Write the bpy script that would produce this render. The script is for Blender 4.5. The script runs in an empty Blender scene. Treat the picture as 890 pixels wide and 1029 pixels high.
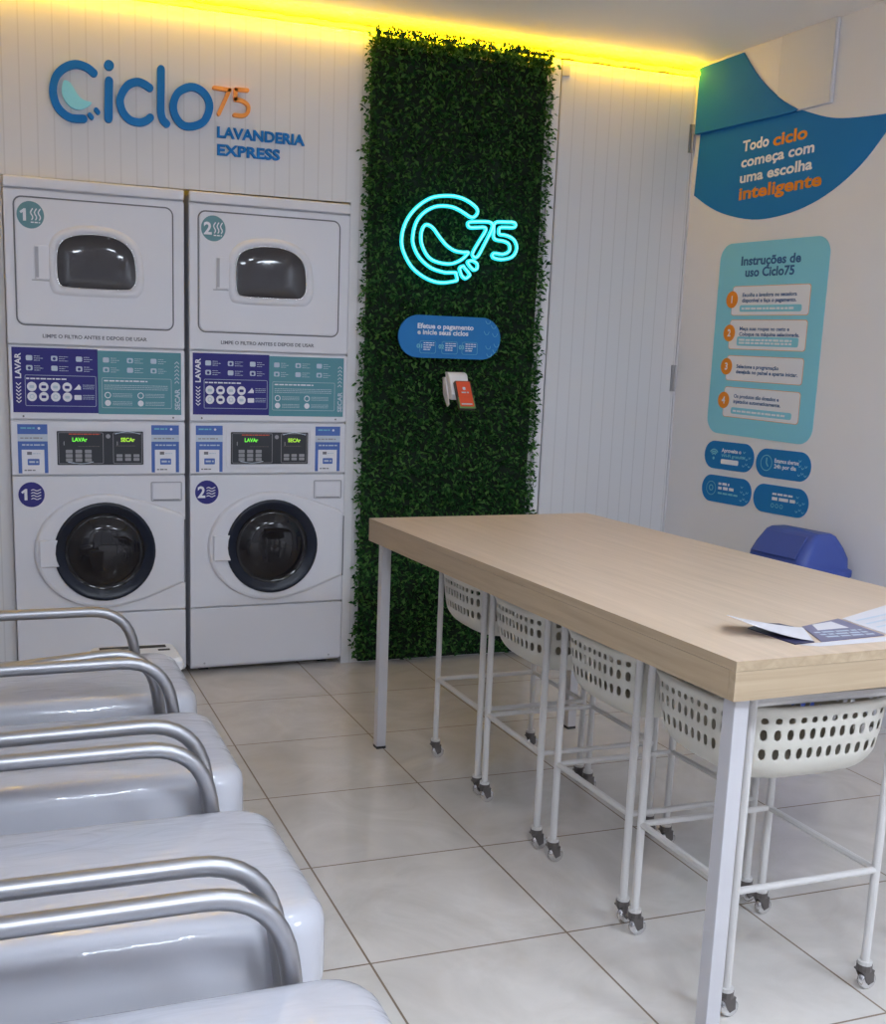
import bpy, bmesh, math, random
from mathutils import Vector, Matrix
random.seed(7)
SC = bpy.context.scene
COL = SC.collection
PI = math.pi

# ------------------------------------------------------------------ camera
cam = bpy.data.cameras.new('camera')
cam.lens = 1097.67 / 1029 * 36.0
cam.sensor_width = 36.0
cam.shift_x = (445 - 385.08) / 1029
cam.shift_y = (575.78 - 514.5) / 1029
cam.clip_start = 0.02
camo = bpy.data.objects.new('camera', cam)
COL.objects.link(camo)
Rv = Vector((0.94340693, -0.3303943, 0.02868737))
Uv = Vector((0.03425108, 0.18310825, 0.98249592))
Fv = Vector((0.32986395, 0.92591089, -0.18406196))
M = Matrix((Rv, Uv, -Fv)).transposed().to_4x4()
M.translation = Vector((-0.05305604, -4.58258781, 1.32095779))
camo.matrix_world = M
SC.camera = camo

# ------------------------------------------------------------------ light and exposure
SC.view_settings.view_transform = 'Standard'
SC.view_settings.look = 'None'
SC.view_settings.gamma = 1.0
SC.view_settings.use_curve_mapping = False
SC.view_settings.exposure = 0.0
LAMP_STRENGTH = 46.0          # ceiling panel over the table
FILL_STRENGTH = 56.0         # two added fill panels behind the camera
LED_STRENGTH = 25.0
NEON_STRENGTH = 1.15
W = bpy.data.worlds.new('world')
SC.world = W
W.use_nodes = True
W.node_tree.nodes['Background'].inputs['Color'].default_value = (0.80, 0.84, 1.0, 1)
W.node_tree.nodes['Background'].inputs['Strength'].default_value = 0.8

# ------------------------------------------------------------------ materials
MATS = {}


def mat(name, col=(0.8, 0.8, 0.8), rough=0.5, metal=0.0, emit=None, estr=0.0, coat=0.0, spec=0.5, vary=0.0, vscale=8.0, bump=0.0, bscale=60.0):
    m = bpy.data.materials.new(name)
    m.use_nodes = True
    nt = m.node_tree
    b = nt.nodes['Principled BSDF']
    b.inputs['Base Color'].default_value = (*col, 1)
    b.inputs['Roughness'].default_value = rough
    b.inputs['Metallic'].default_value = metal
    b.inputs['Specular IOR Level'].default_value = spec
    b.inputs['Coat Weight'].default_value = coat
    if coat:
        b.inputs['Coat Roughness'].default_value = 0.06
    if emit:
        b.inputs['Emission Color'].default_value = (*emit, 1)
        b.inputs['Emission Strength'].default_value = estr
    if vary or bump:
        tc = nt.nodes.new('ShaderNodeTexCoord')
    if vary:
        n = nt.nodes.new('ShaderNodeTexNoise')
        n.inputs['Scale'].default_value = vscale
        n.inputs['Detail'].default_value = 4
        nt.links.new(tc.outputs['Object'], n.inputs['Vector'])
        r = nt.nodes.new('ShaderNodeValToRGB')
        r.color_ramp.elements[0].color = (*[c * (1 - vary) for c in col], 1)
        r.color_ramp.elements[1].color = (*[min(1, c * (1 + vary)) for c in col], 1)
        r.color_ramp.elements[0].position = 0.3
        r.color_ramp.elements[1].position = 0.7
        nt.links.new(n.outputs['Fac'], r.inputs['Fac'])
        nt.links.new(r.outputs['Color'], b.inputs['Base Color'])
    if bump:
        n2 = nt.nodes.new('ShaderNodeTexNoise')
        n2.inputs['Scale'].default_value = bscale
        n2.inputs['Detail'].default_value = 3
        nt.links.new(tc.outputs['Object'], n2.inputs['Vector'])
        bp = nt.nodes.new('ShaderNodeBump')
        bp.inputs['Strength'].default_value = bump
        bp.inputs['Distance'].default_value = 0.01
        nt.links.new(n2.outputs['Fac'], bp.inputs['Height'])
        nt.links.new(bp.outputs['Normal'], b.inputs['Normal'])
    MATS[name] = m
    return m


def math_node(nt, op, a, b=None, clamp=False):
    n = nt.nodes.new('ShaderNodeMath')
    n.operation = op
    n.use_clamp = clamp
    for i, v in enumerate((a, b)):
        if v is None:
            continue
        if isinstance(v, (int, float)):
            n.inputs[i].default_value = v
        else:
            nt.links.new(v, n.inputs[i])
    return n.outputs[0]


def line_mask(nt, coord, pitch, offset, half):
    """1 on a line of half width `half` repeated every `pitch`, else 0."""
    s = math_node(nt, 'SUBTRACT', coord, offset)
    s = math_node(nt, 'DIVIDE', s, pitch)
    s = math_node(nt, 'FRACT', s)
    s = math_node(nt, 'SUBTRACT', s, 0.5)
    s = math_node(nt, 'ABSOLUTE', s)
    s = math_node(nt, 'GREATER_THAN', s, 0.5 - half / pitch)
    return s


def panel_material():
    m = mat('grooved_panel', (0.71, 0.705, 0.725), 0.42)
    nt = m.node_tree
    b = nt.nodes['Principled BSDF']
    tc = nt.nodes.new('ShaderNodeTexCoord')
    sx = nt.nodes.new('ShaderNodeSeparateXYZ')
    nt.links.new(tc.outputs['Object'], sx.inputs[0])
    k = line_mask(nt, sx.outputs['X'], 0.0615, 0.012, 0.0028)
    mx = nt.nodes.new('ShaderNodeMixRGB')
    mx.inputs['Color1'].default_value = (0.71, 0.705, 0.725, 1)
    mx.inputs['Color2'].default_value = (0.63, 0.62, 0.635, 1)
    nt.links.new(k, mx.inputs['Fac'])
    nt.links.new(mx.outputs[0], b.inputs['Base Color'])
    bp = nt.nodes.new('ShaderNodeBump')
    bp.inputs['Strength'].default_value = 0.2
    bp.inputs['Distance'].default_value = 0.002
    bp.invert = True
    nt.links.new(k, bp.inputs['Height'])
    nt.links.new(bp.outputs['Normal'], b.inputs['Normal'])
    return m


def tile_material():
    m = mat('polished_tile', (0.6, 0.56, 0.52), 0.12, spec=0.55)
    nt = m.node_tree
    b = nt.nodes['Principled BSDF']
    tc = nt.nodes.new('ShaderNodeTexCoord')
    sx = nt.nodes.new('ShaderNodeSeparateXYZ')
    nt.links.new(tc.outputs['Object'], sx.inputs[0])
    kx = line_mask(nt, sx.outputs['X'], 0.4984, 0.7022, 0.0026)
    ky = line_mask(nt, sx.outputs['Y'], 0.4984, -0.4582, 0.0026)
    k = math_node(nt, 'MAXIMUM', kx, ky)
    n = nt.nodes.new('ShaderNodeTexNoise')
    n.inputs['Scale'].default_value = 3.2
    n.inputs['Detail'].default_value = 7
    n.inputs['Roughness'].default_value = 0.6
    n.inputs['Distortion'].default_value = 1.6
    nt.links.new(tc.outputs['Object'], n.inputs['Vector'])
    r = nt.nodes.new('ShaderNodeValToRGB')
    r.color_ramp.elements[0].position = 0.3
    r.color_ramp.elements[0].color = (0.56, 0.525, 0.49, 1)
    r.color_ramp.elements[1].position = 0.72
    r.color_ramp.elements[1].color = (0.69, 0.655, 0.625, 1)
    nt.links.new(n.outputs['Fac'], r.inputs['Fac'])
    mx = nt.nodes.new('ShaderNodeMixRGB')
    mx.inputs['Color2'].default_value = (0.20, 0.145, 0.10, 1)
    nt.links.new(k, mx.inputs['Fac'])
    nt.links.new(r.outputs['Color'], mx.inputs['Color1'])
    nt.links.new(mx.outputs[0], b.inputs['Base Color'])
    rr = math_node(nt, 'MULTIPLY_ADD', k, 0.5)
    rr.node.inputs[2].default_value = 0.13
    nt.links.new(rr, b.inputs['Roughness'])
    return m


def wood_material():
    m = mat('light_oak_laminate', (0.6, 0.45, 0.32), 0.38)
    nt = m.node_tree
    b = nt.nodes['Principled BSDF']
    tc = nt.nodes.new('ShaderNodeTexCoord')
    mp = nt.nodes.new('ShaderNodeMapping')
    mp.inputs['Scale'].default_value = (22, 1.1, 30)
    nt.links.new(tc.outputs['Object'], mp.inputs['Vector'])
    n = nt.nodes.new('ShaderNodeTexNoise')
    n.inputs['Scale'].default_value = 2.0
    n.inputs['Detail'].default_value = 7
    n.inputs['Roughness'].default_value = 0.62
    n.inputs['Distortion'].default_value = 0.6
    nt.links.new(mp.outputs[0], n.inputs['Vector'])
    r = nt.nodes.new('ShaderNodeValToRGB')
    r.color_ramp.elements[0].position = 0.25
    r.color_ramp.elements[0].color = (0.56, 0.435, 0.325, 1)
    r.color_ramp.elements[1].position = 0.75
    r.color_ramp.elements[1].color = (0.70, 0.555, 0.43, 1)
    nt.links.new(n.outputs['Fac'], r.inputs['Fac'])
    nt.links.new(r.outputs['Color'], b.inputs['Base Color'])
    return m


def wood_end_material():
    """The same laminate on the short end, its grain running across."""
    m = wood_material().copy()
    m.name = 'light_oak_end'
    for nd in m.node_tree.nodes:
        if nd.type == 'MAPPING':
            nd.inputs['Scale'].default_value = (1.1, 22, 30)
    MATS['light_oak_end'] = m
    a = m.copy()
    e = wood_material().copy()
    for nm, q in (('oak_edge_end', a), ('oak_edge', e)):
        q.name = nm
        MATS[nm] = q
        for nd in q.node_tree.nodes:
            if nd.type == 'VALTORGB':
                nd.color_ramp.elements[0].color = (0.36, 0.265, 0.165, 1)
                nd.color_ramp.elements[1].color = (0.50, 0.385, 0.255, 1)
    return m


def leaf_material():
    m = mat('hedge_leaf', (0.03, 0.13, 0.04), 0.6, spec=0.2)
    nt = m.node_tree
    b = nt.nodes['Principled BSDF']
    g = nt.nodes.new('ShaderNodeNewGeometry')
    r = nt.nodes.new('ShaderNodeValToRGB')
    els = r.color_ramp.elements
    els[0].position = 0.0
    els[0].color = (0.007, 0.048, 0.012, 1)
    els[1].position = 1.0
    els[1].color = (0.125, 0.29, 0.07, 1)
    e = els.new(0.55)
    e.color = (0.030, 0.115, 0.028, 1)
    nt.links.new(g.outputs['Random Per Island'], r.inputs['Fac'])
    nt.links.new(r.outputs['Color'], b.inputs['Base Color'])
    tr = nt.nodes.new('ShaderNodeBsdfTranslucent')
    nt.links.new(r.outputs['Color'], tr.inputs['Color'])
    mx = nt.nodes.new('ShaderNodeMixShader')
    mx.inputs[0].default_value = 0.35
    nt.links.new(b.outputs[0], mx.inputs[1])
    nt.links.new(tr.outputs[0], mx.inputs[2])
    nt.links.new(mx.outputs[0], nt.nodes['Material Output'].inputs[0])
    return m


def plastic_wrap_material():
    """White vinyl under a loose clear film: wrinkles in the clear coat."""
    m = mat('wrapped_white_vinyl', (0.545, 0.55, 0.605), 0.32, coat=0.85, vary=0.03, vscale=3)
    nt = m.node_tree
    b = nt.nodes['Principled BSDF']
    tc = nt.nodes.new('ShaderNodeTexCoord')
    mp = nt.nodes.new('ShaderNodeMapping')
    mp.inputs['Scale'].default_value = (5, 14, 8)
    mp.inputs['Rotation'].default_value = (0, 0, 0.25)
    nt.links.new(tc.outputs['Object'], mp.inputs['Vector'])
    n = nt.nodes.new('ShaderNodeTexNoise')
    n.inputs['Scale'].default_value = 1.3
    n.inputs['Detail'].default_value = 2.5
    n.inputs['Distortion'].default_value = 1.2
    nt.links.new(mp.outputs[0], n.inputs['Vector'])
    bp = nt.nodes.new('ShaderNodeBump')
    bp.inputs['Strength'].default_value = 0.35
    bp.inputs['Distance'].default_value = 0.012
    nt.links.new(n.outputs['Fac'], bp.inputs['Height'])
    nt.links.new(bp.outputs['Normal'], b.inputs['Coat Normal'])
    b.inputs['Coat Roughness'].default_value = 0.05
    return m


def glass_material():
    m = bpy.data.materials.new('window_glass')
    m.use_nodes = True
    nt = m.node_tree
    nt.nodes.remove(nt.nodes['Principled BSDF'])
    out = nt.nodes['Material Output']
    t = nt.nodes.new('ShaderNodeBsdfTransparent')
    g = nt.nodes.new('ShaderNodeBsdfGlossy')
    g.inputs['Roughness'].default_value = 0.02
    mx = nt.nodes.new('ShaderNodeMixShader')
    mx.inputs[0].default_value = 0.08
    nt.links.new(t.outputs[0], mx.inputs[1])
    nt.links.new(g.outputs[0], mx.inputs[2])
    nt.links.new(mx.outputs[0], out.inputs[0])
    MATS['window_glass'] = m


panel_material()
tile_material()
wood_material()
wood_end_material()
leaf_material()
plastic_wrap_material()
glass_material()
mat('wall_paint', (0.78, 0.77, 0.795), 0.6, vary=0.015, vscale=2)
mat('ceiling_paint', (0.92, 0.885, 0.86), 0.7)
mat('beam_paint', (0.70, 0.70, 0.73), 0.55)
mat('enamel', (0.74, 0.74, 0.79), 0.38, spec=0.4)
mat('seam_dark', (0.10, 0.10, 0.11), 0.6)
mat('groove_grey', (0.16, 0.16, 0.18), 0.5)
mat('dark_glass', (0.012, 0.011, 0.014), 0.06, spec=0.45)
mat('dryer_glass', (0.040, 0.037, 0.042), 0.08, spec=0.6)
mat('black_rubber', (0.012, 0.016, 0.030), 0.3, spec=0.3)
mat('chrome', (0.75, 0.75, 0.76), 0.14, metal=1.0)
mat('brushed_steel', (0.42, 0.42, 0.44), 0.42, metal=1.0, bump=0.02, bscale=200)
mat('navy', (0.045, 0.043, 0.22), 0.6, spec=0.2)
mat('teal', (0.12, 0.31, 0.36), 0.6, spec=0.2)
mat('sticker_teal', (0.155, 0.305, 0.34), 0.6, spec=0.2)
mat('print_white', (0.80, 0.80, 0.85), 0.5)
mat('print_pale', (0.52, 0.60, 0.70), 0.5)
mat('print_grey', (0.16, 0.16, 0.19), 0.5)
mat('label_blue', (0.06, 0.14, 0.46), 0.4)
mat('display_black', (0.020, 0.023, 0.032), 0.3)
mat('key_grey', (0.30, 0.30, 0.32), 0.5)
mat('led_green', (0.05, 0.3, 0.02), 0.5, emit=(0.18, 0.95, 0.06), estr=0.9)
mat('led_lime', (0.2, 0.3, 0.02), 0.5, emit=(0.45, 0.9, 0.05), estr=0.8)
mat('logo_blue', (0.018, 0.20, 0.56), 0.6, spec=0.15)
mat('logo_cyan', (0.33, 0.82, 0.93), 0.6, spec=0.2)
mat('logo_orange', (1.0, 0.40, 0.10), 0.6, spec=0.2)
mat('sign_blue', (0.024, 0.195, 0.48), 0.7, spec=0.08)
mat('pill_blue', (0.035, 0.20, 0.50), 0.7, spec=0.1)
mat('sign_orange', (0.80, 0.25, 0.0), 0.45)
mat('sign_teal', (0.25, 0.62, 0.76), 0.7, spec=0.1)
mat('sign_navy_text', (0.02, 0.10, 0.28), 0.45)
mat('pill_cyan', (0.16, 0.50, 0.62), 0.45)
mat('neon', (0.05, 0.5, 0.55), 0.4, emit=(0.015, 0.66, 0.74), estr=NEON_STRENGTH)
mat('neon_core', (0.3, 0.8, 0.9), 0.4, emit=(0.28, 0.90, 1.0), estr=1.0)
mat('groove_light', (0.42, 0.42, 0.46), 0.5)
mat('led_yellow', (1, 0.8, 0.1), 0.4, emit=(1.0, 0.58, 0.002), estr=LED_STRENGTH)
mat('white_metal', (0.52, 0.51, 0.53), 0.35)
mat('cart_white', (0.60, 0.58, 0.565), 0.38)
mat('basket_plastic', (0.60, 0.575, 0.51), 0.42)
mat('caster_grey', (0.13, 0.115, 0.11), 0.35, metal=0.4)
mat('bin_blue', (0.05, 0.088, 0.36), 0.42)
mat('terminal_white', (0.78, 0.77, 0.80), 0.35)
mat('terminal_red', (0.72, 0.085, 0.03), 0.35)
mat('terminal_dark', (0.06, 0.05, 0.04), 0.4)
mat('terminal_green', (0.12, 0.26, 0.08), 0.4)
mat('hedge_backing', (0.004, 0.016, 0.006), 0.9)
mat('leaflet_navy', (0.03, 0.03, 0.09), 0.35)
mat('leaflet_violet', (0.17, 0.165, 0.27), 0.4)
mat('leaflet_paper', (0.66, 0.65, 0.70), 0.5)
mat('white_plastic', (0.76, 0.75, 0.76), 0.3)
mat('lamp_panel', (0.9, 0.9, 0.9), 0.5, emit=(0.78, 0.88, 1.0), estr=LAMP_STRENGTH)
mat('added_fill_panel', (0.9, 0.9, 0.9), 0.5, emit=(0.77, 0.87, 1.0), estr=FILL_STRENGTH)  # glow of the two added fill panels
mat('foot_black', (0.02, 0.02, 0.02), 0.6)


# ------------------------------------------------------------------ mesh helpers
class Frame:
    """A drawing plane: origin, right, up; the normal points at the viewer of the plane."""

    def __init__(self, o, ux, uy):
        self.o = Vector(o)
        self.ux = Vector(ux)
        self.uy = Vector(uy)
        self.n = self.ux.cross(self.uy).normalized()

    def p(self, a, b, h=0.0):
        return self.o + self.ux * a + self.uy * b + self.n * h


FONT_CACHE = {}


def text_data(s, bold):
    key = (s, bold)
    if key in FONT_CACHE:
        return FONT_CACHE[key]
    c = bpy.data.curves.new('txt', 'FONT')
    c.body = s
    c.size = 1.0
    c.resolution_u = 3
    c.offset = 0.03 if bold else 0.0
    o = bpy.data.objects.new('txt', c)
    COL.objects.link(o)
    dg = bpy.context.evaluated_depsgraph_get()
    me = bpy.data.meshes.new_from_object(o.evaluated_get(dg))
    vs = [tuple(v.co) for v in me.vertices]
    fs = [tuple(p.vertices) for p in me.polygons]
    bpy.data.objects.remove(o)
    bpy.data.curves.remove(c)
    bpy.data.meshes.remove(me)
    FONT_CACHE[key] = (vs, fs)
    return vs, fs


CAP = None


class MB:
    def __init__(self):
        self.v = []
        self.f = []
        self.m = []
        self.mats = []

    def mi(self, name):
        if name not in self.mats:
            self.mats.append(name)
        return self.mats.index(name)

    def face(self, pts, m):
        b = len(self.v)
        self.v += [tuple(p) for p in pts]
        self.f.append(tuple(range(b, b + len(pts))))
        self.m.append(self.mi(m))

    def box(self, x0, x1, y0, y1, z0, z1, m):
        b = len(self.v)
        self.v += [(x, y, z) for z in (z0, z1) for y in (y0, y1) for x in (x0, x1)]
        k = self.mi(m)
        for q in ((0, 2, 3, 1), (4, 5, 7, 6), (0, 1, 5, 4), (2, 6, 7, 3), (0, 4, 6, 2), (1, 3, 7, 5)):
            self.f.append(tuple(b + i for i in q))
            self.m.append(k)

    def loft(self, rings, m, cap0=True, cap1=True, closed=True):
        b = len(self.v)
        n = len(rings[0])
        k = self.mi(m)
        for r in rings:
            self.v += [tuple(p) for p in r]
        for i in range(len(rings) - 1):
            for j in range(n if closed else n - 1):
                j2 = (j + 1) % n
                self.f.append((b + i * n + j, b + i * n + j2, b + (i + 1) * n + j2, b + (i + 1) * n + j))
                self.m.append(k)
        if cap0:
            self.f.append(tuple(b + j for j in reversed(range(n))))
            self.m.append(k)
        if cap1:
            self.f.append(tuple(b + (len(rings) - 1) * n + j for j in range(n)))
            self.m.append(k)

    def poly(self, F, pts, h0, h1, m):
        """A flat outline on plane F with real thickness from h0 to h1."""
        a = sum(pts[i][0] * pts[(i + 1) % len(pts)][1] - pts[(i + 1) % len(pts)][0] * pts[i][1] for i in range(len(pts)))
        if a < 0:
            pts = pts[::-1]
        self.loft([[F.p(x, y, h0) for x, y in pts], [F.p(x, y, h1) for x, y in pts]], m)

    def flat(self, F, pts, h, m):
        a = sum(pts[i][0] * pts[(i + 1) % len(pts)][1] - pts[(i + 1) % len(pts)][0] * pts[i][1] for i in range(len(pts)))
        if a < 0:
            pts = pts[::-1]
        self.face([F.p(x, y, h) for x, y in pts], m)

    def ribbon(self, F, pts, w, h0, h1, m, closed=False, caps=True):
        """A stroke of width w with round ends along a 2D polyline."""
        n = len(pts)
        P = [Vector(p) for p in pts]
        L = []
        R = []
        for i in range(n):
            if closed:
                d = (P[(i + 1) % n] - P[i - 1])
            else:
                d = P[min(i + 1, n - 1)] - P[max(i - 1, 0)]
            d.normalize()
            nn = Vector((-d.y, d.x)) * (w / 2)
            L.append(P[i] + nn)
            R.append(P[i] - nn)
        if closed:
            rings = []
            for i in range(n):
                rings.append([F.p(*L[i], h0), F.p(*L[i], h1), F.p(*R[i], h1), F.p(*R[i], h0)])
            rings.append(rings[0])
            self.loft(rings, m, False, False)
            return
        out = list(R)
        if caps:
            d = (P[-1] - P[-2]).normalized()
            a0 = math.atan2(-d.x, d.y) + PI
            for k in range(1, 8):
                a = math.atan2(R[-1].y - P[-1].y, R[-1].x - P[-1].x) + PI * k / 8
                out.append(P[-1] + Vector((math.cos(a), math.sin(a))) * (w / 2))
        out += L[::-1]
        if caps:
            for k in range(1, 8):
                a = math.atan2(L[0].y - P[0].y, L[0].x - P[0].x) + PI * k / 8
                out.append(P[0] + Vector((math.cos(a), math.sin(a))) * (w / 2))
        self.poly(F, [(q.x, q.y) for q in out], h0, h1, m)

    def tube(self, path, r, m, n=10, caps=True, closed=False):
        P = [Vector(p) for p in path]
        rings = []
        up = None
        N = len(P)
        for i in range(N):
            if closed:
                d = (P[(i + 1) % N] - P[i - 1]).normalized()
            else:
                d = (P[min(i + 1, N - 1)] - P[max(i - 1, 0)]).normalized()
            if up is None:
                up = Vector((0, 0, 1)) if abs(d.z) < 0.9 else Vector((1, 0, 0))
            s = d.cross(up).normalized()
            up = s.cross(d).normalized()
            rings.append([P[i] + (s * math.cos(2 * PI * k / n) + up * math.sin(2 * PI * k / n)) * r for k in range(n)])
        if closed:
            rings.append(rings[0])
        self.loft(rings, m, caps and not closed, caps and not closed)

    def disc(self, F, a, b, r, h, m, n=28, ry=None):
        self.flat(F, [(a + r * math.cos(2 * PI * k / n), b + (ry or r) * math.sin(2 * PI * k / n)) for k in range(n)], h, m)

    def ring(self, F, a, b, r, w, h, m, n=28):
        self.ribbon(F, [(a + r * math.cos(2 * PI * k / n), b + r * math.sin(2 * PI * k / n)) for k in range(n)], w, h - 0.0002, h, m, closed=True)

    def rect(self, F, a0, a1, b0, b1, h, m):
        self.flat(F, [(a0, b0), (a1, b0), (a1, b1), (a0, b1)], h, m)

    def text(self, F, s, a, b, cap, width=None, h=0.0, m='print_white', bold=True, align='left', depth=0.0):
        """Lettering: baseline start (a, b), capital height cap, optional total width."""
        global CAP
        if CAP is None:
            CAP = max(v[1] for v in text_data('H', False)[0])
        vs, fs = text_data(s, bold)
        if not vs:
            return
        x0 = min(v[0] for v in vs)
        x1 = max(v[0] for v in vs)
        sy = cap / CAP
        sx = sy if width is None else width / (x1 - x0)
        off = -x0 * sx
        if align == 'center':
            off = -(x0 + x1) / 2 * sx
        base = len(self.v)
        k = self.mi(m)
        self.v += [tuple(F.p(a + off + v[0] * sx, b + v[1] * sy, h)) for v in vs]
        for f in fs:
            self.f.append(tuple(base + i for i in f))
            self.m.append(k)
        if depth:
            edges = {}
            for f in fs:
                for i in range(len(f)):
                    e = (f[i], f[(i + 1) % len(f)])
                    if (e[1], e[0]) in edges:
                        del edges[(e[1], e[0])]
                    else:
                        edges[e] = 1
            b2 = len(self.v)
            self.v += [tuple(F.p(a + off + v[0] * sx, b + v[1] * sy, h - depth)) for v in vs]
            for (i, j) in edges:
                self.f.append((base + j, base + i, b2 + i, b2 + j))
                self.m.append(k)

    def scribble(self, F, a0, a1, b, hgt, h, m, seed=0):
        """A line of print too small to read: word-sized dashes."""
        rnd = random.Random(seed)
        a = a0
        while a < a1:
            w = hgt * rnd.uniform(1.5, 4.0)
            w = min(w, a1 - a)
            if w > hgt * 0.4:
                self.rect(F, a, a + w, b, b + hgt * rnd.uniform(0.85, 1.0), h, m)
            a += w + hgt * 0.6

    def build(self, name, parent=None, smooth=False, bevel=0.0, seg=2, subsurf=0, solid=0.0, weld=False):
        me = bpy.data.meshes.new(name)
        me.from_pydata(self.v, [], self.f)
        for k in self.mats:
            me.materials.append(MATS[k])
        me.polygons.foreach_set('material_index', self.m)
        if weld:
            bm = bmesh.new()
            bm.from_mesh(me)
            bmesh.ops.remove_doubles(bm, verts=bm.verts, dist=1e-5)
            bmesh.ops.recalc_face_normals(bm, faces=bm.faces)
            bm.to_mesh(me)
            bm.free()
        if smooth:
            me.polygons.foreach_set('use_smooth', [True] * len(me.polygons))
        me.update()
        o = bpy.data.objects.new(name, me)
        COL.objects.link(o)
        if parent:
            o.parent = parent
        if solid:
            md = o.modifiers.new('solid', 'SOLIDIFY')
            md.thickness = solid
            md.offset = 0
        if bevel:
            md = o.modifiers.new('bevel', 'BEVEL')
            md.width = bevel
            md.segments = seg
            md.limit_method = 'ANGLE'
            md.angle_limit = 0.6
            md.harden_normals = True
            me.polygons.foreach_set('use_smooth', [True] * len(me.polygons))
        if subsurf:
            md = o.modifiers.new('sub', 'SUBSURF')
            md.levels = subsurf
            md.render_levels = subsurf
        return o


def empty(name, loc, rz=0.0):
    o = bpy.data.objects.new(name, None)
    o.empty_display_size = 0.05
    COL.objects.link(o)
    o.location = loc
    o.rotation_euler = (0, 0, rz)
    return o


def tag(o, label, cat, group=None):
    o['label'] = label
    o['category'] = cat
    if group:
        o['group'] = group
    return o


def struct(o):
    o['kind'] = 'structure'
    return o


def copy_tree(root):
    def cp(o, parent):
        c = o.copy()
        COL.objects.link(c)
        if parent:
            c.parent = parent
        for ch in [k for k in bpy.data.objects if k.parent == o]:
            cp(ch, c)
        return c
    return cp(root, None)


def fillet(pts, r, n=6):
    """Round the inner corners of a 3D polyline."""
    P = [Vector(p) for p in pts]
    out = [P[0]]
    for i in range(1, len(P) - 1):
        a = (P[i - 1] - P[i])
        b = (P[i + 1] - P[i])
        d = min(r, a.length * 0.49, b.length * 0.49)
        p0 = P[i] + a.normalized() * d
        p1 = P[i] + b.normalized() * d
        for k in range(n + 1):
            t = k / n
            out.append(p0 * (1 - t) ** 2 + P[i] * 2 * t * (1 - t) + p1 * t * t)
    out.append(P[-1])
    return out


def smooth2(pts, n=4, closed=False):
    """Catmull-Rom through 2D points."""
    N = len(pts)
    out = []
    rng = range(N) if closed else range(N - 1)
    for i in rng:
        p0 = Vector(pts[(i - 1) % N] if closed else pts[max(i - 1, 0)])
        p1 = Vector(pts[i])
        p2 = Vector(pts[(i + 1) % N] if closed else pts[i + 1])
        p3 = Vector(pts[(i + 2) % N] if closed else pts[min(i + 2, N - 1)])
        for k in range(n):
            t = k / n
            q = 0.5 * ((2 * p1) + (p2 - p0) * t + (2 * p0 - 5 * p1 + 4 * p2 - p3) * t * t + (3 * p1 - p0 - 3 * p2 + p3) * t ** 3)
            out.append((q.x, q.y))
    if not closed:
        out.append(tuple(pts[-1]))
    return out


def rrect(a0, a1, b0, b1, r, n=6):
    out = []
    for cx, cy, s in ((a1 - r, b1 - r, 0), (a0 + r, b1 - r, 1), (a0 + r, b0 + r, 2), (a1 - r, b0 + r, 3)):
        for k in range(n + 1):
            t = PI / 2 * (s + k / n)
            out.append((cx + r * math.cos(t), cy + r * math.sin(t)))
    return out


def arc2(cx, cy, rx, ry, t0, t1, n=16):
    return [(cx + rx * math.cos(t0 + (t1 - t0) * k / n), cy + ry * math.sin(t0 + (t1 - t0) * k / n)) for k in range(n + 1)]


WALL = Frame((0, 0, 0), (1, 0, 0), (0, 0, 1))           # the grooved back wall, normal to -y
RT = 0.0799
RX = 3.0492
RIGHT = Frame((RX, 0, 0), (math.sin(RT), -math.cos(RT), 0), (0, 0, 1))   # the right wall
CEIL = 2.722
WTOP = 2.676
YF = -7.4
XL = -0.55

# ------------------------------------------------------------------ setting
b = MB()
b.box(XL - 0.1, 3.9, YF - 0.1, 0.95, -0.08, 0, 'polished_tile')
struct(b.build('floor'))
b = MB()
b.box(XL - 0.1, 3.9, YF - 0.1, 0.95, CEIL, CEIL + 0.1, 'ceiling_paint')
struct(b.build('ceiling'))
# back partition with the recess the two machines stand in, and the doorway at its right end
b = MB()
NX0, NX1, NZ = -0.003, 1.386, 2.002
DX0, DX1 = 2.345, 3.036
b.box(XL, NX0, 0, 0.05, 0, WTOP, 'grooved_panel')
b.box(NX0, NX1, 0, 0.05, NZ, WTOP, 'grooved_panel')
b.box(NX1, DX0 - 0.012, 0, 0.05, 0, WTOP, 'grooved_panel')
b.box(DX1 + 0.004, RX + 0.02, 0, 0.05, 0, WTOP, 'grooved_panel')
struct(b.build('wall_back'))
b = MB()
b.box(XL - 0.1, 3.9, 0.85, 0.95, 0, CEIL, 'wall_paint')
struct(b.build('wall_service'))
b = MB()
b.box(XL - 0.1, XL, YF, 0.85, 0, CEIL, 'wall_paint')
struct(b.build('wall_left'))
b = MB()
rr = [RIGHT.p(-0.9, 0), RIGHT.p(7.6, 0), RIGHT.p(7.6, 0, -0.1), RIGHT.p(-0.9, 0, -0.1)]
b.loft([[Vector((p.x, p.y, 0)) for p in rr], [Vector((p.x, p.y, CEIL)) for p in rr]], 'wall_paint')
struct(b.build('wall_right', weld=True))
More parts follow.
